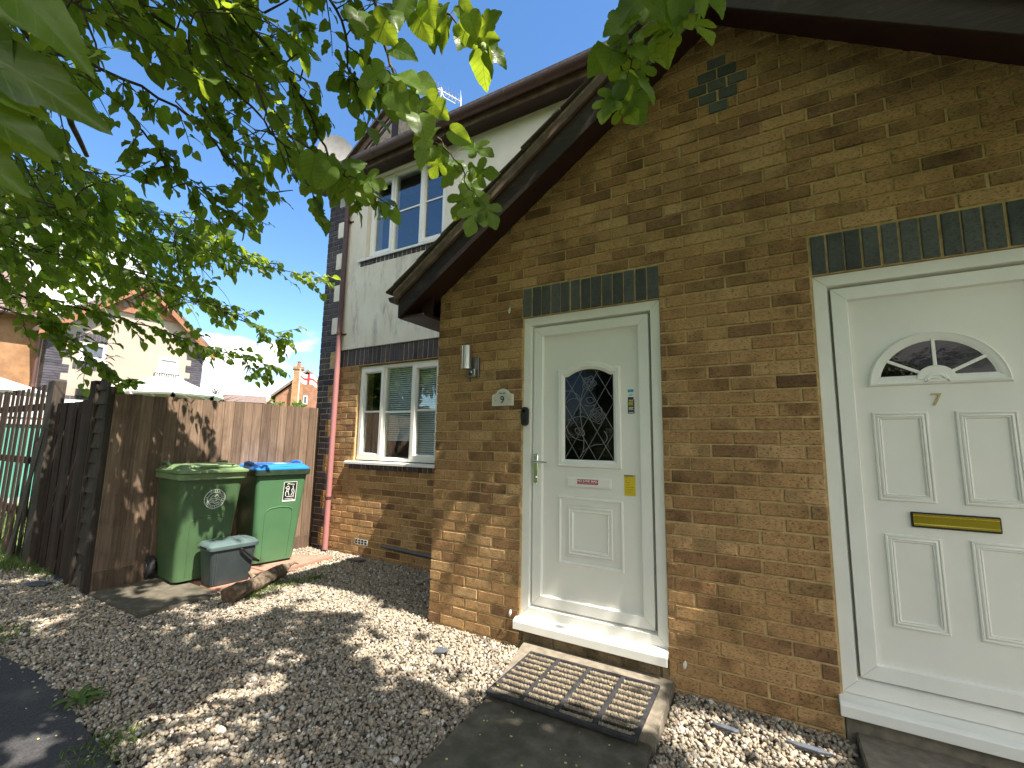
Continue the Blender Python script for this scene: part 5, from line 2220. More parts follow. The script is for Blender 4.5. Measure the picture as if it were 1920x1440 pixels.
b_mid = [
    ([(-60, 60, 3.0), (150, 110, 2.9), (330, 200, 2.8), (420, 290, 2.7), (470, 345, 2.6)], .008, .003),
    ([(180, -60, 2.9), (330, 60, 2.8), (430, 160, 2.7), (530, 270, 2.6), (585, 360, 2.5)], .008, .003),
    ([(380, -80, 2.6), (480, 60, 2.5), (560, 170, 2.4), (620, 300, 2.35), (690, 360, 2.3)], .008, .003),
    ([(240, 215, 3.1), (290, 270, 3.0), (335, 330, 3.0), (400, 380, 3.0), (430, 400, 3.0)], .006, .002),
    ([(560, -80, 2.3), (640, 40, 2.2), (655, 140, 2.2), (700, 160, 2.2)], .006, .002),
]
for pts, r0, r1 in b_mid:
    Q = px_branch(pts, r0, r1)
    for i in range(3, len(Q)):
        d = unit(CR * rng.uniform(-.4, 1) + CU * rng.uniform(-1, .2) + CFW * rng.uniform(-.5, .5))
        sprig(Q[i], d, rng.uniform(.10, .22), 6, rng.uniform(.055, .075), ['heart', 'heart_lo', 'shallow'], lit=False)
    sprig(Q[-1], Q[-1] - Q[-3], .12, 5, .09, ['heart', 'shallow'], lit=False)
fill('mid', 155, .064, ['heart', 'heart_lo', 'shallow'], 8, .24)
fill('side', 60, .068, ['heart', 'heart_lo'], 8, .25)
fill('mid2', 12, .075, ['heart_lo'], 8, .22)

# drooping shoot across the bedroom window, with deeply lobed leaves
Q = px_branch([(690, -80, 1.75), (715, 60, 1.70), (745, 150, 1.65), (800, 235, 1.62), (845, 285, 1.6), (872, 330, 1.6), (892, 375, 1.6)], .0055, .0014)


def leaf_px(u, v, dist, du, dv, Lpx, kind, tilt=(0, 0, 0), stem=None, rnd=None, wid=1.0):
    """one leaf: base at a pixel and distance, pointing along a picture direction, length in pixels"""
    p = at_dist(u, v, dist)
    d = unit(CR * du - CU * dv + CFW * tilt[0])
    n = unit(-CFW * 1.0 + CR * tilt[1] + CU * tilt[2])
    n = unit(n - d * np.dot(n, d))
    leaves.add(kind, p, d, n, Lpx * dist / CF, rng.random() if rnd is None else rnd, wid * rng.uniform(.9, 1.1))
    if stem is not None:
        A = np.array(stem)
        a = A[np.argmin(np.linalg.norm(A - p, axis=1))]
        m = (a + p) / 2 + np.array([0, 0, .006])
        twigs.tube([tuple(a), tuple(m), tuple(p)], [.0013, .0011, .001], 4, cap=False)


def jt(s): return rng.normal(0, s)


def spray(stem, items, dist, light=.0, k=.80):
    for (u, v, du, dv, L, kind) in items:
        leaf_px(u, v, dist + jt(.05), du, dv, L * k, kind, (jt(.35), jt(.45), .25 + jt(.4)), stem, rnd=min(1, max(0, rng.random() + light)))


spray(Q, [(705, 60, -.6, 1, 75, 'heart'), (735, 90, .9, .5, 70, 'heart'), (720, 130, -1, .5, 70, 'shallow'), (745, 140, .8, .6, 80, 'heart'), (690, 150, -.1, 1, 60, 'shallow'), (760, 165, -.6, 1, 85, 'heart'),
          (775, 150, .9, .6, 75, 'heart'), (785, 215, .3, 1, 80, 'heart'), (800, 180, .8, .8, 70, 'shallow'), (812, 240, -.7, .9, 78, 'heart'), (845, 245, 1, .35, 62, 'heart'), (800, 265, -.3, 1, 72, 'shallow'),
          (700, 30, .8, .8, 70, 'heart'), (670, 20, .2, 1, 70, 'heart'), (730, 20, .5, 1, 66, 'heart'), (830, 290, -.6, .9, 65, 'lobed'), (850, 300, .5, .9, 60, 'shallow'), (872, 275, .8, .35, 85, 'lobed'),
          (866, 340, .85, .45, 85, 'lobed'), (880, 322, .95, .25, 80, 'lobed'), (878, 352, -.45, .9, 90, 'lobed'), (893, 378, -.2, 1, 95, 'lobed'), (900, 372, .6, .9, 88, 'lobed'), (855, 318, -.8, .7, 60, 'shallow'),
          (820, 275, .3, 1, 60, 'heart'), (760, 195, .6, .9, 70, 'heart'), (735, 170, .6, .9, 80, 'heart')], 1.62, k=.66)
# twigs with fine shoots hanging near the top centre
Q = px_branch([(720, -90, 2.1), (790, -20, 2.0), (840, 30, 1.95), (880, 60, 1.9), (905, 100, 1.9)], .005, .0016)
spray(Q, [(800, -5, .2, 1, 60, 'heart'), (830, 10, -.4, 1, 65, 'heart'), (840, 35, -.5, 1, 62, 'heart'), (860, 45, .7, .7, 55, 'shallow'), (880, 62, -.4, 1, 60, 'heart'), (890, 70, .8, .4, 62, 'shallow'), (905, 95, 0, 1, 75, 'heart'),
          (912, 85, .8, .7, 60, 'shallow'), (900, 55, .8, -.2, 55, 'shallow'), (765, -10, -.2, 1, 60, 'heart'), (780, 20, .5, 1, 62, 'heart'), (815, 40, -.2, 1, 55, 'heart'), (880, 25, .3, 1, 50, 'heart'), (860, 10, .8, .6, 50, 'heart')], 1.95, .15, k=.72)
# shoot hanging before the barge board
Q = px_branch([(1215, -90, 1.55), (1200, 10, 1.5), (1190, 60, 1.48), (1172, 100, 1.46), (1165, 150, 1.45), (1160, 190, 1.45)], .0045, .0014)
Q2 = px_branch([(1300, -90, 1.5), (1280, -10, 1.48), (1268, 40, 1.46), (1255, 70, 1.45)], .004, .0014)
Q3 = px_branch([(1172, 100, 1.46), (1195, 130, 1.46), (1205, 160, 1.46)], .003, .0012)
spray(Q, [(1185, 20, -.8, .5, 60, 'shallow'), (1190, 40, -.7, .7, 80, 'lobed'), (1150, 90, -.3, 1, 75, 'heart'), (1170, 95, -.25, 1, 90, 'shallow'), (1130, 95, -.5, .9, 50, 'heart'), (1165, 165, -.55, .9, 75, 'lobed'), (1162, 190, .25, 1, 80, 'lobed'),
          (1150, 175, -.4, .9, 70, 'lobed'), (1185, 85, .3, 1, 50, 'shallow'), (1200, -10, -.6, .8, 60, 'heart'), (1215, 0, .5, .9, 60, 'heart')], 1.46, .25)
spray(Q3, [(1200, 105, .2, 1, 58, 'lobed'), (1190, 140, .6, .9, 72, 'shallow'), (1175, 150, .5, 1, 85, 'shallow'), (1205, 100, .9, .5, 50, 'lobed')], 1.46, .25)
spray(Q2, [(1250, 20, -.3, 1, 70, 'lobed'), (1258, 55, -.2, 1, 75, 'shallow'), (1280, 30, .55, .85, 85, 'lobed'), (1262, 5, .2, 1, 60, 'heart'), (1295, -20, .6, .9, 65, 'heart'), (1310, -30, .9, .6, 60, 'heart'), (1330, -25, .5, .8, 55, 'heart'), (1280, -30, .0, 1, 60, 'heart')], 1.46, .3)
# small clump in front of the eaves
Q = px_branch([(540, 250, 2.0), (600, 295, 1.95), (640, 325, 1.9), (668, 335, 1.9)], .005, .0015)
spray(Q, [(635, 320, -.5, 1, 62, 'shallow'), (645, 325, .2, 1, 62, 'lobed'), (660, 332, .5, .9, 62, 'shallow'), (670, 335, 1, .25, 62, 'lobed'), (650, 318, .8, -.5, 45, 'heart'), (620, 312, -.6, .8, 55, 'heart'), (610, 300, .2, 1, 60, 'heart'),
          (668, 345, .7, .7, 55, 'shallow'), (590, 290, -.4, 1, 60, 'heart')], 1.9)
# near leaves that almost touch the lens at the top left
Q = px_branch([(-190, -60, .62), (-120, 30, .60), (-60, 90, .60), (0, 120, .60), (70, 170, .60)], .004, .0018)
for (u, v, du, dv, L, kind, tl, rn) in ((35, -45, .72, .80, 215, 'heart', (.3, .4, .5), .5), (-20, 95, .88, .50, 265, 'shallow', (.2, -.2, .5), .0), (55, 262, .80, .62, 125, 'heart', (.1, .9, .9), 1.0),
                                       (-70, 40, .9, .45, 190, 'heart', (.5, .3, .3), .1), (-90, 180, .9, .42, 230, 'heart', (.2, .2, .8), .0), (-60, 250, .75, .66, 190, 'shallow', (.1, .3, .4), .2), (20, 190, .85, .3, 120, 'heart', (.3, .7, .9), 1.0),
                                       (-120, -30, .95, .3, 190, 'heart', (.2, 0, .4), .4)):
    leaf_px(u - 55, v - 25, .60 + jt(.03), du, dv, L * .56, kind, tl, Q, rnd=rn, wid=.62)
# sprig poking over the fence top
Q = limb([(-2.95, -1.05, 1.62), (-2.90, -1.06, 1.78), (-2.84, -1.04, 1.86), (-2.78, -1.00, 1.83)], .004, .0015, wob=.01)
for i in range(4, len(Q)):
    for k in range(2):
        put_leaf(Q[i], unit([rng.uniform(-.2, 1), rng.uniform(-.9, .9), rng.uniform(-.9, .5)]), rng.uniform(.06, .10), 'shallow', keep_lit=False)

leaves.build('foliage', M['leaf'], tree)
wood.build('branch', M['bark'], tree, smooth=True)
twigs.build('twig', M['twig'], tree, smooth=True)
# green fruit on the hanging shoots
for (u, v, d, r_) in ((1196, 75, 1.47, 9), (1169, 148, 1.45, 9), (1180, 152, 1.45, 8), (1202, 98, 1.46, 7), (1195, 101, 1.46, 6), (1205, 33, 1.48, 7), (1210, 27, 1.48, 6), (1200, 22, 1.48, 6), (886, 322, 1.6, 5), (906, 88, 1.9, 5), (690, 55, 2.1, 5), (716, 62, 2.1, 5)):
    fr_ = MB()
    c = at_dist(u, v, d)
    rr_ = r_ * d / CF
    n = 8
    fr_.loft([[tuple(c + np.array([rr_ * math.cos(a) * math.sin(t), rr_ * math.sin(a) * math.sin(t), -rr_ * 1.4 * math.cos(t)])) for a in np.linspace(0, 2 * math.pi, n, endpoint=False)] for t in (.25, .8, 1.4, 2.0, 2.6, 3.0)])
    fr_.build('fruit', M['fruit'], tree, smooth=True)
print('leaves', LEAFN[0], len(nodes))


# ------------------------------------------------------------------ trees on the far side of the path (seen in the window glass) and beyond the gardens
def bushy_tree(name, label, base, H, rad, n, size, group, mat='leaf_far', squash=1.0, trunk_r=.14):
    t = empty(name, base)
    tag(t, label, 'tree', group)
    b = np.array(base, float)
    mb = MB()
    mb.tube([tuple(b + [0, 0, -.1]), tuple(b + [.03, .02, H * .25]), tuple(b + [.1, -.05, H * .5]), tuple(b + [.05, 0, H * .8])], [trunk_r, trunk_r * .8, trunk_r * .55, trunk_r * .15], 10)
    L = Leaves()
    nb = 22
    clumps = []
    for k in range(nb):
        az = rng.uniform(0, 2 * math.pi)
        e = rng.uniform(-.5, 1.0)
        q = b + np.array([math.cos(az) * rad * rng.uniform(.35, .85), math.sin(az) * rad * rng.uniform(.35, .85), H * .56 + e * H * .40 * squash])
        s = b + np.array([0, 0, H * rng.uniform(.25, .55)])
        mb.tube([tuple(s), tuple((s + q) / 2 + [0, 0, .1]), tuple(q)], [trunk_r * .35, trunk_r * .2, .01], 6)
        clumps.append((q, rad * rng.uniform(.28, .5)))
    for i in range(n):
        q, r_ = clumps[rng.integers(nb)]
        v = unit(rng.normal(size=3)) * r_ * rng.uniform(.3, 1.05) ** .5
        p = q + v * [1, 1, .75]
        d = unit(v * .6 + [0, 0, -.5 * r_] + rng.normal(0, .5 * r_, 3))
        L.add('low', p, d, unit(np.array([rng.normal(0, .6), rng.normal(0, .6), 1])), size * rng.uniform(.7, 1.3), rng.random())
    mb.build('trunk', M['bark'], t, smooth=True)
    L.build('crown', M[mat], t)


for (x, y, h, r_, lab) in ((-10.5, -6.8, 5.6, 2.6, 'bushy tree across the path at the left, mirrored in the window glass'), (-5.6, -8.4, 5.6, 2.5, 'broad bushy tree across the path, mirrored in the ground floor window'),
                           (-.9, -11.5, 4.3, 2.1, 'dark bushy tree across the path behind the mulberry, left one'), (3.9, -11.8, 4.2, 2.0, 'dark bushy tree across the path behind the mulberry, right one'), (8.6, -9.6, 4.8, 2.2, 'bushy tree across the path at the right, mirrored in the fanlight')):
    bushy_tree('bushy_tree', lab, (x, y, 0), h, r_, 4200, .27, 'trees across the path')
hg = empty('hedge', (-1, -7.2, 0))  # unseen hedge, added so the door glass mirrors something dark
tag(hg, 'unseen dense hedge added along the far side of the path to darken the door glass', 'hedge')
L = Leaves()
for i in range(9000):
    x = rng.uniform(-14, 12)
    z = rng.uniform(0, 1) ** .8 * (2.0 + .25 * math.sin(x * 1.3) + .2 * math.sin(x * 3.1))
    y = -7.2 + .45 * math.sin(x * 2.1 + z) * .5 + rng.normal(0, .28)
    L.add('low', (x, y, z), unit(rng.normal(size=3) + [0, .6, -.4]), unit(np.array([rng.normal(0, .7), rng.normal(.4, .7), 1])), rng.uniform(.14, .24), rng.random())
L.build('leaves', M['leaf_far'], hg)
mb = MB()
for x in np.linspace(-13.5, 11.5, 26): mb.tube([(x, -7.2, -.1), (x + .1, -7.25, 1.2), (x - .05, -7.15, 1.7)], [.05, .04, .012], 6)
mb.build('stems', M['bark'], hg)['kind'] = 'stuff'
d = unit(ray(540, 735))
bx = CAM + d / np.hypot(d[0], d[1]) * 34
bushy_tree('garden_tree', 'pale green rounded tree beyond the fence, left of the brick chimney house', (bx[0], bx[1], 0), 3.9, 1.25, 1500, .2, 'trees beyond the gardens', trunk_r=.1)
d = unit(ray(596, 700))
bx = CAM + d / np.hypot(d[0], d[1]) * 62
bushy_tree('garden_tree', 'small yellow green tree top beside the chimney house roof', (bx[0] + .4, bx[1], 0), 9.0, 1.7, 1200, .3, 'trees beyond the gardens', trunk_r=.12)
# thin, almost bare tree in front of the clouds
d = unit(ray(405, 735))
bx = CAM + d / np.hypot(d[0], d[1]) * 30
t = empty('bare_tree', (bx[0], bx[1], 0))
tag(t, 'thin almost leafless tree against the clouds beyond the conservatory', 'tree')
mb = MB()
Bp = np.array([bx[0], bx[1], 0])
mb.tube([tuple(Bp), tuple(Bp + [0, 0, 2.5]), tuple(Bp + [.1, .1, 4.0])], [.07, .05, .02], 6)
for k in range(46):
    s = Bp + [0, 0, rng.uniform(2.2, 4.0)]
    az = rng.uniform(0, 6.3)
    e = s + np.array([math.cos(az) * rng.uniform(.5, 1.5), math.sin(az) * rng.uniform(.5, 1.5), rng.uniform(.0, .95)])
    mb.tube([tuple(s), tuple((s + e) / 2 + [0, 0, .12]), tuple(e)], [.022, .016, .006], 4)
mb.build('branch', M['twig'], t)

# ------------------------------------------------------------------ houses beyond the fences
XL = -17.0


def Lp(u, v):
    r_ = ray(u, v)
    p = CAM + r_ * (XL - CAM[0]) / r_[0]
    return p[1], p[2]


def neighbour():
    apex = Lp(271, 531)
    y0, y1 = Lp(90, 640)[0], Lp(378, 690)[0]
    yc = apex[0]
    zc = apex[1] - .05
    slope = (apex[1] - Lp(383, 653)[1]) / (Lp(383, 653)[0] - yc)
    t = empty('gabled_house', (XL, yc, 0))
    tag(t, 'cream rendered house with timbered gable and dark brick corners behind the left fence', 'house')
    h = (y1 - y0) / 2
    ye = max(yc - y0, y1 - yc)
    zw = lambda y: zc - slope * abs(y - yc)
    zb = Lp(140, 742)[1]
    mb = MB()
    mb.prism([(y0, zb), (y1, zb), (y1, zw(y1)), (yc, zc), (y0, zw(y0))], 'x', XL - 7, XL)
    mb.build('wall', M['far_render'], t)
    mb = MB()
    mb.box(XL - 7.0, XL + .02, y0 - .01, y1 + .01, -.2, zb - .31)
    mb.build('brick_base', M['far_brick'], t)
    mb = MB()
    y = y0
    while y < y1:
        mb.box(XL - .3, XL + .03, y, y + .095, zb - .30, zb - .005, random.random())
        y += .115
    mb.build('brick_band', M['quoin_brick'], t)
    mb = MB()
    mb.box(XL - .3, XL + .01, y0, y1, zb - .31, zb)
    mb.build('band_mortar', M['mortar_grey'], t)
    for (ya, sg) in ((y0, 1), (y1, -1)):
        mb = MB()
        z = zb
        k = 0
        while z < zw(ya) - .1:
            w = .55 if k % 2 else .38
            a, b = sorted((ya - sg * .02, ya + sg * w))
            q = z
            while q < z + .24:
                mb.box(XL - .4, XL + .03, a, b, q + .004, q + .074, random.random())
                q += .08
            z += .245
            k += 1
        mb.build('quoin', M['quoin_brick'], t)
    # roof and barge boards
    mb = MB()
    ov = .30
    pr = lambda lo, hi: [(y0 - ov, zw(y0 - ov) + lo), (yc, zc + lo), (y1 + ov, zw(y1 + ov) + lo), (y1 + ov, zw(y1 + ov) + hi), (yc, zc + hi), (y0 - ov, zw(y0 - ov) + hi)]
    mb.prism(pr(.02, .16), 'x', XL - 7.1, XL + .35)
    mb.build('roof', M['far_roof'], t)
    mb = MB()
    mb.prism(pr(-.20, .019), 'x', XL + .30, XL + .345)
    zbeam = Lp(270, 588)[1]
    ha = (zc - zbeam) / slope
    mb.box(XL + .005, XL + .10, yc - ha, yc + ha, zbeam - .09, zbeam + .09)
    mb.box(XL + .005, XL + .09, yc - .10, yc + .10, zbeam + .091, zc - .12)
    for s in (-1, 1):
        mb.prism([(yc + s * .12, zbeam + .11), (yc + s * .30, zbeam + .11), (yc + s * (.60), zbeam + .52), (yc + s * .45, zbeam + .56)][::s], 'x', XL + .005, XL + .08)
        mb.box(XL + .005, XL + .085, yc + s * ha * .52 - .08, yc + s * ha * .52 + .08, zbeam + .092, zc - slope * ha * .52 - .1)
    mb.build('gable_timber', M['far_timber'], t)
    # windows
    for (tl, br, net) in (((150, 640), (196, 678), False), ((298, 669), (333, 700), True)):
        ya, za = Lp(*tl)
        yb, zb_ = Lp(*br)
        f = MB()
        f.box(XL - .05, XL + .05, ya, ya + .09, zb_, za)
        f.box(XL - .05, XL + .05, yb - .09, yb, zb_, za)
        f.box(XL - .05, XL + .05, ya + .09, yb - .09, za - .09, za)
        f.box(XL - .05, XL + .05, ya + .09, yb - .09, zb_, zb_ + .09)
        f.box(XL - .05, XL + .09, ya - .07, yb + .07, zb_ - .07, zb_ - .001)
        w = f.build('window', M['cons'], t)
        g = MB()
        g.box(XL + .004, XL + .012, ya + .09, yb - .09, zb_ + .09, za - .09)
        g.build('pane', M['net'] if net else M['slate'], w)
        s = MB()
        y = ya - .1
        while y < yb + .05:
            s.box(XL - .02, XL + .03, y, y + .085, zb_ - .32, zb_ - .08, random.random())
            y += .10
        s.build('brick_sill', M['quoin_brick'], w)
        if not net:
            s = MB()
            for q in range(int((yb - ya + .15) / .10)): s.box(XL - .02, XL + .03, ya - .1 + q * .1, ya - .015 + q * .1, za + .02, za + .30, random.random())
            s.build('lintel', M['quoin_brick'], w)
    # brick wing to the left with downpipe
    mb = MB()
    yl = y0 - .25
    mb.box(XL - 6, XL - .6, yl - 9, yl + .24, -.2, 4.95)
    mb.build('brick_wing', M['far_brick'], t)
    mb = MB()
    mb.prism([(XL - .2, 4.95), (XL - .15, 5.12), (XL - 4.2, 7.6), (XL - 8, 5.1), (XL - 8, 4.95)], 'y', yl - 9, y0 - .05)
    mb.build('wing_roof', M['far_roof'], t)
    mb = MB()
    mb.tube([(XL - .1, y0 - .16, 5.0), (XL - .1, y0 - .16, 0)], .05, 8)
    mb.tube([(XL - .15, yl - 9, 4.97), (XL - .15, y0 - .05, 4.97)], .07, 8)
    mb.build('downpipe', M['pipe'], t)
    mb = MB()
    ya, za = Lp(157, 737)
    mb.box(XL + .03, XL + .16, ya - .22, ya + .22, za - .10, za + .12)
    mb.build('floodlight', M['black'], t)
    return zb


zb = neighbour()


def conservatory(pix_apex, pix_l, pix_r, dist_x, label):
    r_ = ray(*pix_apex[0])
    def P(px):
        q = ray(*px)
        return CAM + q * (dist_x - CAM[0]) / q[0]
    a0, a1 = P(pix_apex[0]), P(pix_apex[1])
    l, r2 = P(pix_l), P(pix_r)
    ze = min(l[2], r2[2]) - .02
    t = empty('conservatory', (dist_x, (l[1] + r2[1]) / 2, 0))
    tag(t, label, 'conservatory', 'white conservatories beyond the fence')
    zt = (a0[2] + a1[2]) / 2
    E = [(dist_x + .4, l[1], ze), (dist_x + 1.2, l[1] + .7, ze), (dist_x + 1.2, r2[1] - .7, ze), (dist_x + .4, r2[1], ze), (dist_x - 2.2, r2[1], ze), (dist_x - 2.2, l[1], ze)]
    T = [(dist_x - .1, a0[1], zt), (dist_x, a0[1] + .05, zt), (dist_x, a1[1] - .05, zt), (dist_x - .1, a1[1], zt), (dist_x - 2.2, a1[1], zt), (dist_x - 2.2, a0[1], zt)]
    mb = MB()
    mb.add(E + T, [(i, (i + 1) % 6, 6 + (i + 1) % 6, 6 + i) for i in range(6)] + [(6, 7, 8, 9, 10, 11)])
    mb.build('roof_panel', M['cons_panel'], t)
    mb = MB()
    for i in range(6):
        mb.tube([E[i], T[i]], .05, 6)
        j = (i + 1) % 6
        mb.tube([E[i], E[j]], .06, 6)
        for q in (.33, .67):
            e = Vector(E[i]).lerp(Vector(E[j]), q)
            tt = Vector(T[i]).lerp(Vector(T[j]), q)
            mb.tube([e, tt], .035, 6)
    mb.tube([T[1], T[2]], .08, 6)
    n = 12
    for k in range(n):
        y = T[1][1] + (T[2][1] - T[1][1]) * (k + .5) / n
        mb.tube([(dist_x, y, zt + .05), (dist_x, y, zt + .16)], .02, 4)
    mb.build('roof_bar', M['cons'], t)
    mb = MB()
    for i in range(5):
        a, b = Vector(E[i]), Vector(E[i + 1])
        L = (b - a).length
        k = max(1, int(L / .8))
        for q in range(k + 1):
            p = a.lerp(b, q / k)
            mb.box(p.x - .04, p.x + .04, p.y - .04, p.y + .04, 0, ze)
    mb.prism([(e[0], e[1]) for e in E], 'z', -.1, .7)
    mb.build('frame', M['cons'], t)


conservatory(((285, 711), (345, 713)), (236, 733), (405, 742), -14.0, 'white hipped conservatory with pale roof panels in front of the cream gable')
conservatory(((-150, 690), (-30, 700)), (-190, 722), (84, 733), -12.0, 'white conservatory roof above the slatted fence at the left edge')

# teal painted boards in the garden behind the slats
t = empty('garden_shed', (-7.6, .1, 0))
tag(t, 'teal boarded garden shed with white top seen through the slatted fence', 'shed')
mb = MB()
y = -3.6
while y < .75:
    mb.box(-8.3, -8.26, y, y + .135, .35, 1.52, random.random())
    y += .14
mb.build('boards', M['teal'], t)
mb = MB()
mb.box(-8.34, -8.22, -3.7, .8, 1.525, 1.60)
mb.box(-8.34, -8.24, -3.7, .8, 1.64, 1.98)
mb.build('white_rail', M['cons'], t)


def chimney_house():
    D = 46.0
    def P(u, v, dd=D):
        q = ray(u, v)
        return CAM + q * dd / math.hypot(q[0], q[1])
    c = P(560, 720)
    az = math.atan2(c[0] - CAM[0], c[1] - CAM[1])
    t = empty('chimney_house', (c[0], c[1], 0), -az)      # local -y faces the camera
    tag(t, 'distant brick house with tall chimney and white window beyond the fence', 'house')
    Lx = lambda u: D * math.tan(math.atan2(*[ray(u, 720)[i] for i in (0, 1)]) - az)
    zz = lambda u, v: P(u, v)[2]
    xl, xj, xa, xr = Lx(512), Lx(547), Lx(575), Lx(640)
    ze, za = zz(513, 740), zz(573, 697)
    mb = MB()
    mb.prism([(xl + .3, 0), (xr, 0), (xr, za - (xr - xa) * .75), (xa, za - .15), (xl + .3, ze - .1)], 'y', 0, 7)
    mb.build('wall', M['far_brick2'], t, local=True)
    mb = MB()
    mb.prism([(xl - .1, ze - .28), (xa, za - .02), (xr + .2, za - .1 - (xr - xa) * .75), (xr + .2, za + .15 - (xr - xa) * .75), (xa, za + .20), (xl - .1, ze - .02)], 'y', -.25, 7.2)
    mb.build('roof', M['far_roof'], t, local=True)
    mb = MB()
    ca, cb = Lx(549), Lx(567)
    zt = zz(555, 689)
    mb.box(ca - .06, cb + .06, -.75, -.002, 0, zz(549, 715))
    mb.box(ca, cb, -.72, -.02, zz(549, 715) + .002, zt - .25)
    mb.box(ca - .09, cb + .09, -.80, .05, zt - .248, zt)
    ch = mb.build('chimney', M['far_brick'], t, local=True)
    mb = MB()
    xm = (ca + cb) / 2
    mb.tube([(xm, -.37, zt + .002), (xm, -.37, zt + .45), (xm, -.37, zt + .5)], [.17, .14, .2], 10)
    mb.build('chimney_pot', M['far_timber'], ch, local=True)
    wa, wb, w0, w1 = Lx(570), Lx(579), zz(571, 758), zz(571, 742)
    mb = MB()
    for (a, b, c_, d_) in ((wa, wa + .1, w0, w1), (wb - .1, wb, w0, w1), (wa + .1, wb - .1, w1 - .1, w1), (wa + .1, wb - .1, w0, w0 + .1)): mb.box(a, b, -.08, .02, c_, d_)
    w = mb.build('window', M['cons'], t, local=True)
    mb = MB()
    mb.box(wa + .1, wb - .1, -.04, -.03, w0 + .1, w1 - .1)
    mb.build('pane', M['slate'], w, local=True)
    # flag on a pole in front of the chimney
    f = empty('flag_pole', (c[0], c[1], 0), -az)
    tag(f, 'white flag with red cross flying from a thin pole by the far chimney', 'flag')
    fx_ = Lx(561)
    mb = MB()
    mb.tube([(fx_, -3, 0), (fx_, -3, zz(561, 699))], .045, 6)
    mb.build('pole', M['cons'], f, local=True)
    f0, f1, f2 = Lx(562), Lx(577), Lx(592)
    zt0, zb0 = zz(562, 703), zz(562, 721)
    n = 24
    def cloth(y_off, zlo, zhi, mat, nm, xs=(0, 1)):
        m = MB()
        vs, fs = [], []
        for i in range(n + 1):
            q = xs[0] + (xs[1] - xs[0]) * i / n
            x = f0 + (f2 - f0) * q
            dr = -.55 * q - .12 * math.sin(6 * q)
            y = -3 + .25 * math.sin(8 * q) + y_off
            H = zt0 - zb0
            vs += [(x, y, zb0 + H * zlo + dr), (x, y, zb0 + H * zhi + dr)]
            if i: fs.append((2 * i - 2, 2 * i, 2 * i + 1, 2 * i - 1))
        m.add(vs, fs)
        return m.build(nm, mat, f, local=True)
    cloth(0, 0, 1, M['flag_white'], 'cloth')
    for o_ in (-.012, .012):
        cloth(o_, .40, .60, M['flag_red'], 'cross')
        cloth(o_ * 1.2, 0, 1, M['flag_red'], 'cross', (.42, .56))


chimney_house()


def far_roof(u0, u1, v_eave, v_ridge, D, label, gable=None):
    q0, q1 = ray(u0, v_eave), ray(u1, v_eave)
    a = CAM + q0 * D / math.hypot(q0[0], q0[1])
    b = CAM + q1 * D / math.hypot(q1[0], q1[1])
    qr = ray((u0 + u1) / 2, v_ridge)
    zr = (CAM + qr * D / math.hypot(qr[0], qr[1]))[2]
    ze = min(a[2], b[2])
    c = (a + b) / 2
    az = math.atan2(b[1] - a[1], b[0] - a[0])
    L = np.hypot(*(b - a)[:2]) / 2
    t = empty('far_house', (c[0], c[1], 0), az)
    tag(t, label, 'house', 'distant houses')
    mb = MB()
    mb.box(-L + .2, L - .2, 0, 6, 0, ze)
    mb.build('wall', M['far_brick2'], t, local=True)
    mb = MB()
    mb.prism([(-.3, ze), (3, zr), (6.3, ze)], 'x', -L, L)
    mb.build('roof', M['far_roof'], t, local=True)
    if gable is not None:
        mb = MB()
        mb.prism([(gable - 1.4, ze - .5), (gable + 1.4, ze - .5), (gable, zr - .15)], 'y', -.6, 2)
        mb.build('front_gable', M['far_render'], t, local=True)
        mb = MB()
        mb.prism([(gable - 1.6, ze - .65), (gable, zr - .15), (gable + 1.6, ze - .65), (gable + 1.6, ze - .45), (gable, zr + .06), (gable - 1.6, ze - .45)], 'y', -.75, 2)
        mb.build('gable_roof', M['far_timber'], t, local=True)


far_roof(415, 500, 752, 737, 60.0, 'low red roofed house far off with a small white gable', gable=3.2)

# ------------------------------------------------------------------ aerial and dish on the roof
d = ray(826, 205)
base = CAM + d * (2.6 - CAM[1]) / d[1]
top = CAM + ray(828, 176) * (2.6 - CAM[1]) / ray(828, 176)[1]
ant = empty('television_aerial', tuple(base))
tag(ant, 'silver television aerial on a mast above the brown gutter', 'aerial')
mb = MB()
mb.tube([(base[0], 2.6, base[2] - .8), (base[0], 2.6, top[2] + .12)], .016, 8)
mb.build('mast', M['alu'], ant)
mb = MB()
pa = CAM + ray(784, 146) * (2.35 - CAM[1]) / ray(784, 146)[1]
pb = CAM + ray(864, 191) * (2.75 - CAM[1]) / ray(864, 191)[1]
mb.tube([tuple(pa), tuple(pb)], .011, 6)
pc0 = pa * .45 + pb * .55
pd = pa * .12 + pb * .88
mb.tube([tuple(pc0 - [0, 0, .01]), tuple(pc0 * .8 + pd * .2 - [0, 0, .09]), tuple(pd - [0, 0, .09])], .010, 6)
mb.build('boom', M['alu'], ant)
mb = MB()
ax = unit(pb - pa)
sd = unit(np.cross(ax, [0, 0, 1]))
for k in range(13):
    p = pa + (pb - pa) * (k + .4) / 13
    L = .10
    for z in (-.0, ):
        mb.tube([tuple(p - sd * L + [0, 0, .05]), tuple(p), tuple(p + sd * L + [0, 0, .05])], .004, 5)
    mb.tube([tuple(p - [0, 0, .045]), tuple(p + [0, 0, .045])], .004, 5)
for s in (-1, 1):
    for q in range(3):
        mb.tube([tuple(pb + sd * s * .02 * q + [0, 0, -.12]), tuple(pb + sd * s * .05 * q + [0, 0, .14])], .004, 5)
mb.build('element', M['alu'], ant)

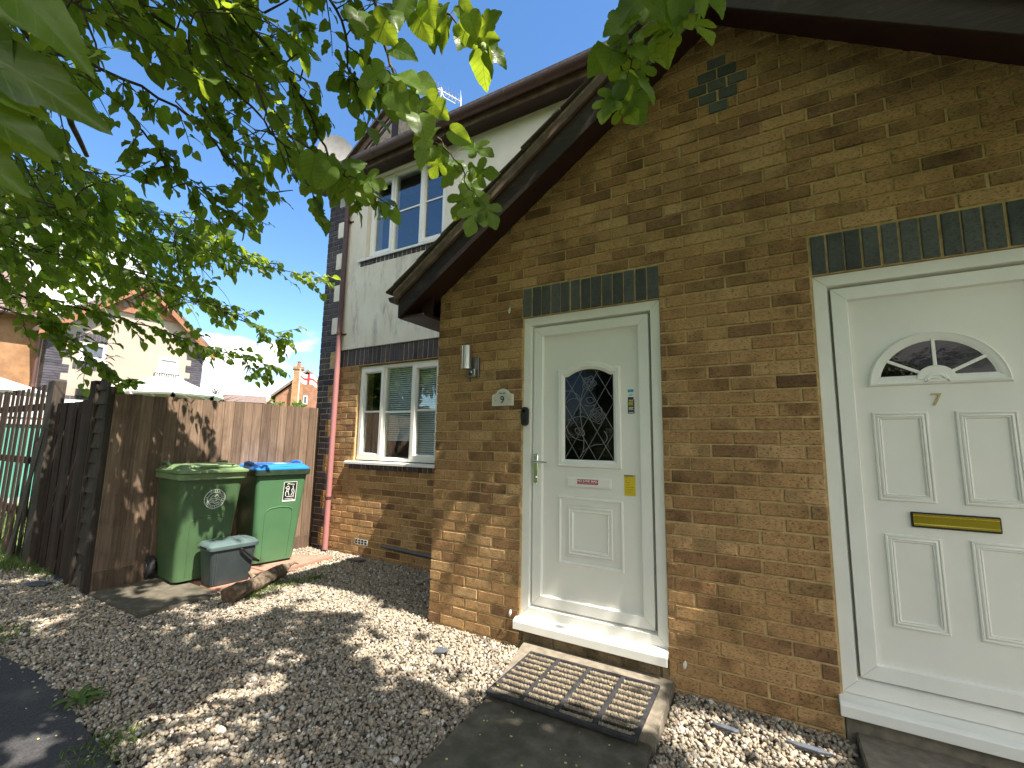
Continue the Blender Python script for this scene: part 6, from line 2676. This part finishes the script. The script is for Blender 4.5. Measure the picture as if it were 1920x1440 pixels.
d = ray(630, 292)
dc = CAM + d * (1.2 - CAM[1]) / d[1]
dish = empty('satellite_dish', tuple(dc))
tag(dish, 'pale round satellite dish at the left end of the eaves', 'satellite dish')
face = Vector(unit(CAM + np.array([1.2, -1.5, 2.0]) - dc))
Qr = face.to_track_quat('Z', 'Y').to_matrix().to_4x4()
mb = MB()
rings = []
for i in range(7):
    r_ = .26 * (i + .02) / 6
    rings.append([tuple(Vector(dc) + Qr @ Vector((r_ * math.cos(a), r_ * 1.08 * math.sin(a), .5 * r_ * r_))) for a in np.linspace(0, 2 * math.pi, 28, endpoint=False)])
mb.loft(rings, cap=False)
mb.build('reflector', M['dish'], dish, smooth=True)
mb = MB()
mb.tube([tuple(Vector(dc) + Qr @ Vector((0, -.30, .03))), tuple(Vector(dc) + Qr @ Vector((0, -.16, .30)))], .012, 6)
mb.tube([tuple(Vector(dc) + Qr @ Vector((0, -.17, .28))), tuple(Vector(dc) + Qr @ Vector((0, -.14, .36)))], .03, 8)
mb.build('feed_arm', M['black'], dish)
mb = MB()
mb.tube([tuple(Vector(dc) + Qr @ Vector((0, 0, -.01))), tuple(Vector(dc) - face * .18), (XH + .02, 1.35, dc[2] - .35)], .018, 6)
mb.build('bracket', M['grey_metal'], dish)

# ------------------------------------------------------------------ sky, sun, camera
sun_dir = Vector(SUN).normalized()
ld = bpy.data.lights.new('sun', 'SUN')
ld.energy = 4.4
ld.angle = R(0.55)
ld.color = (1.0, 0.925, 0.81)
lo = bpy.data.objects.new('sun', ld)
lo.rotation_euler = sun_dir.to_track_quat('Z', 'Y').to_euler()
lo.location = (6, -3, 12)
COL.objects.link(lo)

w = bpy.data.worlds.new('World')
SC.world = w
w.use_nodes = True
nt = w.node_tree
N, Lk = nt.nodes, nt.links
N.clear()
out = N.new('ShaderNodeOutputWorld')
sky = N.new('ShaderNodeTexSky')
sky.sky_type = 'NISHITA'
sky.sun_disc = False
sky.sun_elevation = math.asin(sun_dir.z)
sky.sun_rotation = math.atan2(sun_dir.x, sun_dir.y)
sky.air_density = 1.0
sky.dust_density = 0.1
sky.ozone_density = 3.5
b1 = N.new('ShaderNodeBackground')
b1.inputs['Strength'].default_value = 0.078
hs = N.new('ShaderNodeHueSaturation')
hs.inputs['Saturation'].default_value = 1.14
hs.inputs['Value'].default_value = 1.2
Lk.new(sky.outputs[0], hs.inputs['Color'])
Lk.new(hs.outputs[0], b1.inputs['Color'])
tc = N.new('ShaderNodeTexCoord')
sx = N.new('ShaderNodeSeparateXYZ')
Lk.new(tc.outputs['Generated'], sx.inputs[0])


def wm(op, a, b=None):
    nd = N.new('ShaderNodeMath')
    nd.operation = op
    for i, v_ in enumerate((a, b)):
        if v_ is None: continue
        if isinstance(v_, (int, float)): nd.inputs[i].default_value = v_
        else: Lk.new(v_, nd.inputs[i])
    return nd.outputs[0]


dv = wm('ADD', wm('MAXIMUM', sx.outputs[2], 0.0), 0.16)
cb = N.new('ShaderNodeCombineXYZ')
Lk.new(wm('DIVIDE', sx.outputs[0], dv), cb.inputs[0])
Lk.new(wm('DIVIDE', sx.outputs[1], dv), cb.inputs[1])
nz = N.new('ShaderNodeTexNoise')
nz.inputs['Scale'].default_value = 1.15
nz.inputs['Detail'].default_value = 9
nz.inputs['Roughness'].default_value = 0.58
nz.inputs['Distortion'].default_value = 0.25
Lk.new(cb.outputs[0], nz.inputs['Vector'])
fac = nz.outputs['Fac']


def blob(u, v, rad, amt, d_=None):
    """a cloud bank in a given direction of the sky"""
    d_ = unit(ray(u, v)) if d_ is None else unit(d_)
    vm = N.new('ShaderNodeVectorMath')
    vm.operation = 'DOT_PRODUCT'
    Lk.new(tc.outputs['Generated'], vm.inputs[0])
    vm.inputs[1].default_value = tuple(d_)
    mr = N.new('ShaderNodeMapRange')
    mr.interpolation_type = 'SMOOTHSTEP'
    mr.inputs[1].default_value = math.cos(R(rad))
    mr.inputs[2].default_value = math.cos(R(rad * .25))
    mr.inputs[3].default_value = 0
    mr.inputs[4].default_value = amt
    Lk.new(vm.outputs['Value'], mr.inputs[0])
    return mr.outputs[0]


FILL_CLOUDS = [(.4, -1, .30), (1, -.75, .30), (.6, -1, .75)]  # unseen cloud banks added behind the camera to brighten the facade
for b in ((480, 700, 5, .19), (400, 650, 5, .12), (340, 720, 6, .16), (110, 560, 11, .22), (-100, 520, 12, .2), (250, 520, 7, .16), (335, 320, 6, .17), (548, 618, 4, .17), (1055, 15, 6, .13), (1080, 70, 4, .06), (40, 420, 6, .15)):
    fac = wm('ADD', fac, blob(*b))
for d_ in FILL_CLOUDS: fac = wm('ADD', fac, blob(0, 0, 44, .26, d_))
fac = wm('ADD', fac, blob(0, 0, 30, -.30, (-.62, -.66, .62)))  # unseen cloud cleared here so the upper panes mirror blue
fac = wm('ADD', fac, blob(0, 0, 30, -.30, (-.45, -1, .15)))
for b in ((500, 430, 14, -.16), (560, 560, 7, -.16), (480, 560, 6, -.12), (420, 480, 8, -.12), (950, 130, 12, -.18), (700, 300, 16, -.14), (300, 200, 16, -.16), (0, 150, 16, -.14)):
    fac = wm('ADD', fac, blob(*b))
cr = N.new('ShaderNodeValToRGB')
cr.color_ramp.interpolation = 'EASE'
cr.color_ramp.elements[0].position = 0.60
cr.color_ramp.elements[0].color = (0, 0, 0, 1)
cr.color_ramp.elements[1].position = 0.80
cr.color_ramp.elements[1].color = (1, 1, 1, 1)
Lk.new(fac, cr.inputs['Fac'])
b2 = N.new('ShaderNodeBackground')
sh = N.new('ShaderNodeValToRGB')
sh.color_ramp.elements[0].position = 0.40
sh.color_ramp.elements[0].color = (1.0, 0.965, 0.91, 1)
sh.color_ramp.elements[1].position = 0.62
sh.color_ramp.elements[1].color = (0.15, 0.165, 0.20, 1)
nz2 = N.new('ShaderNodeTexNoise')
nz2.inputs['Scale'].default_value = 2.2
nz2.inputs['Detail'].default_value = 6
Lk.new(cb.outputs[0], nz2.inputs['Vector'])
Lk.new(nz2.outputs['Fac'], sh.inputs['Fac'])
Lk.new(sh.outputs['Color'], b2.inputs['Color'])
b2.inputs['Strength'].default_value = 1.5
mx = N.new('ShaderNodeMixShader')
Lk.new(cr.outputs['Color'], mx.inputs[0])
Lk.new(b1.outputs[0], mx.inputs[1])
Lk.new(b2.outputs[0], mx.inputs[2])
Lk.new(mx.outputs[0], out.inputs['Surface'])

cam = bpy.data.cameras.new('camera')
cam.sensor_width = 36
cam.lens = CF / 1920 * 36
cam.clip_start = 0.05
cam.clip_end = 400
co = bpy.data.objects.new('camera', cam)
mw = Matrix(((CR[0], CU[0], -CFW[0], CAM[0]), (CR[1], CU[1], -CFW[1], CAM[1]), (CR[2], CU[2], -CFW[2], CAM[2]), (0, 0, 0, 1)))
co.matrix_world = mw
COL.objects.link(co)
SC.camera = co
cam.dof.use_dof = True
cam.dof.focus_distance = 3.6
cam.dof.aperture_fstop = cam.lens / 0.9

SC.view_settings.view_transform = 'Standard'
SC.view_settings.look = 'None'
SC.view_settings.exposure = 1.66
SC.view_settings.gamma = 1.0
SC.render.resolution_x, SC.render.resolution_y = 1024, 768
SC.cycles.max_bounces = 7
SC.cycles.transparent_max_bounces = 12
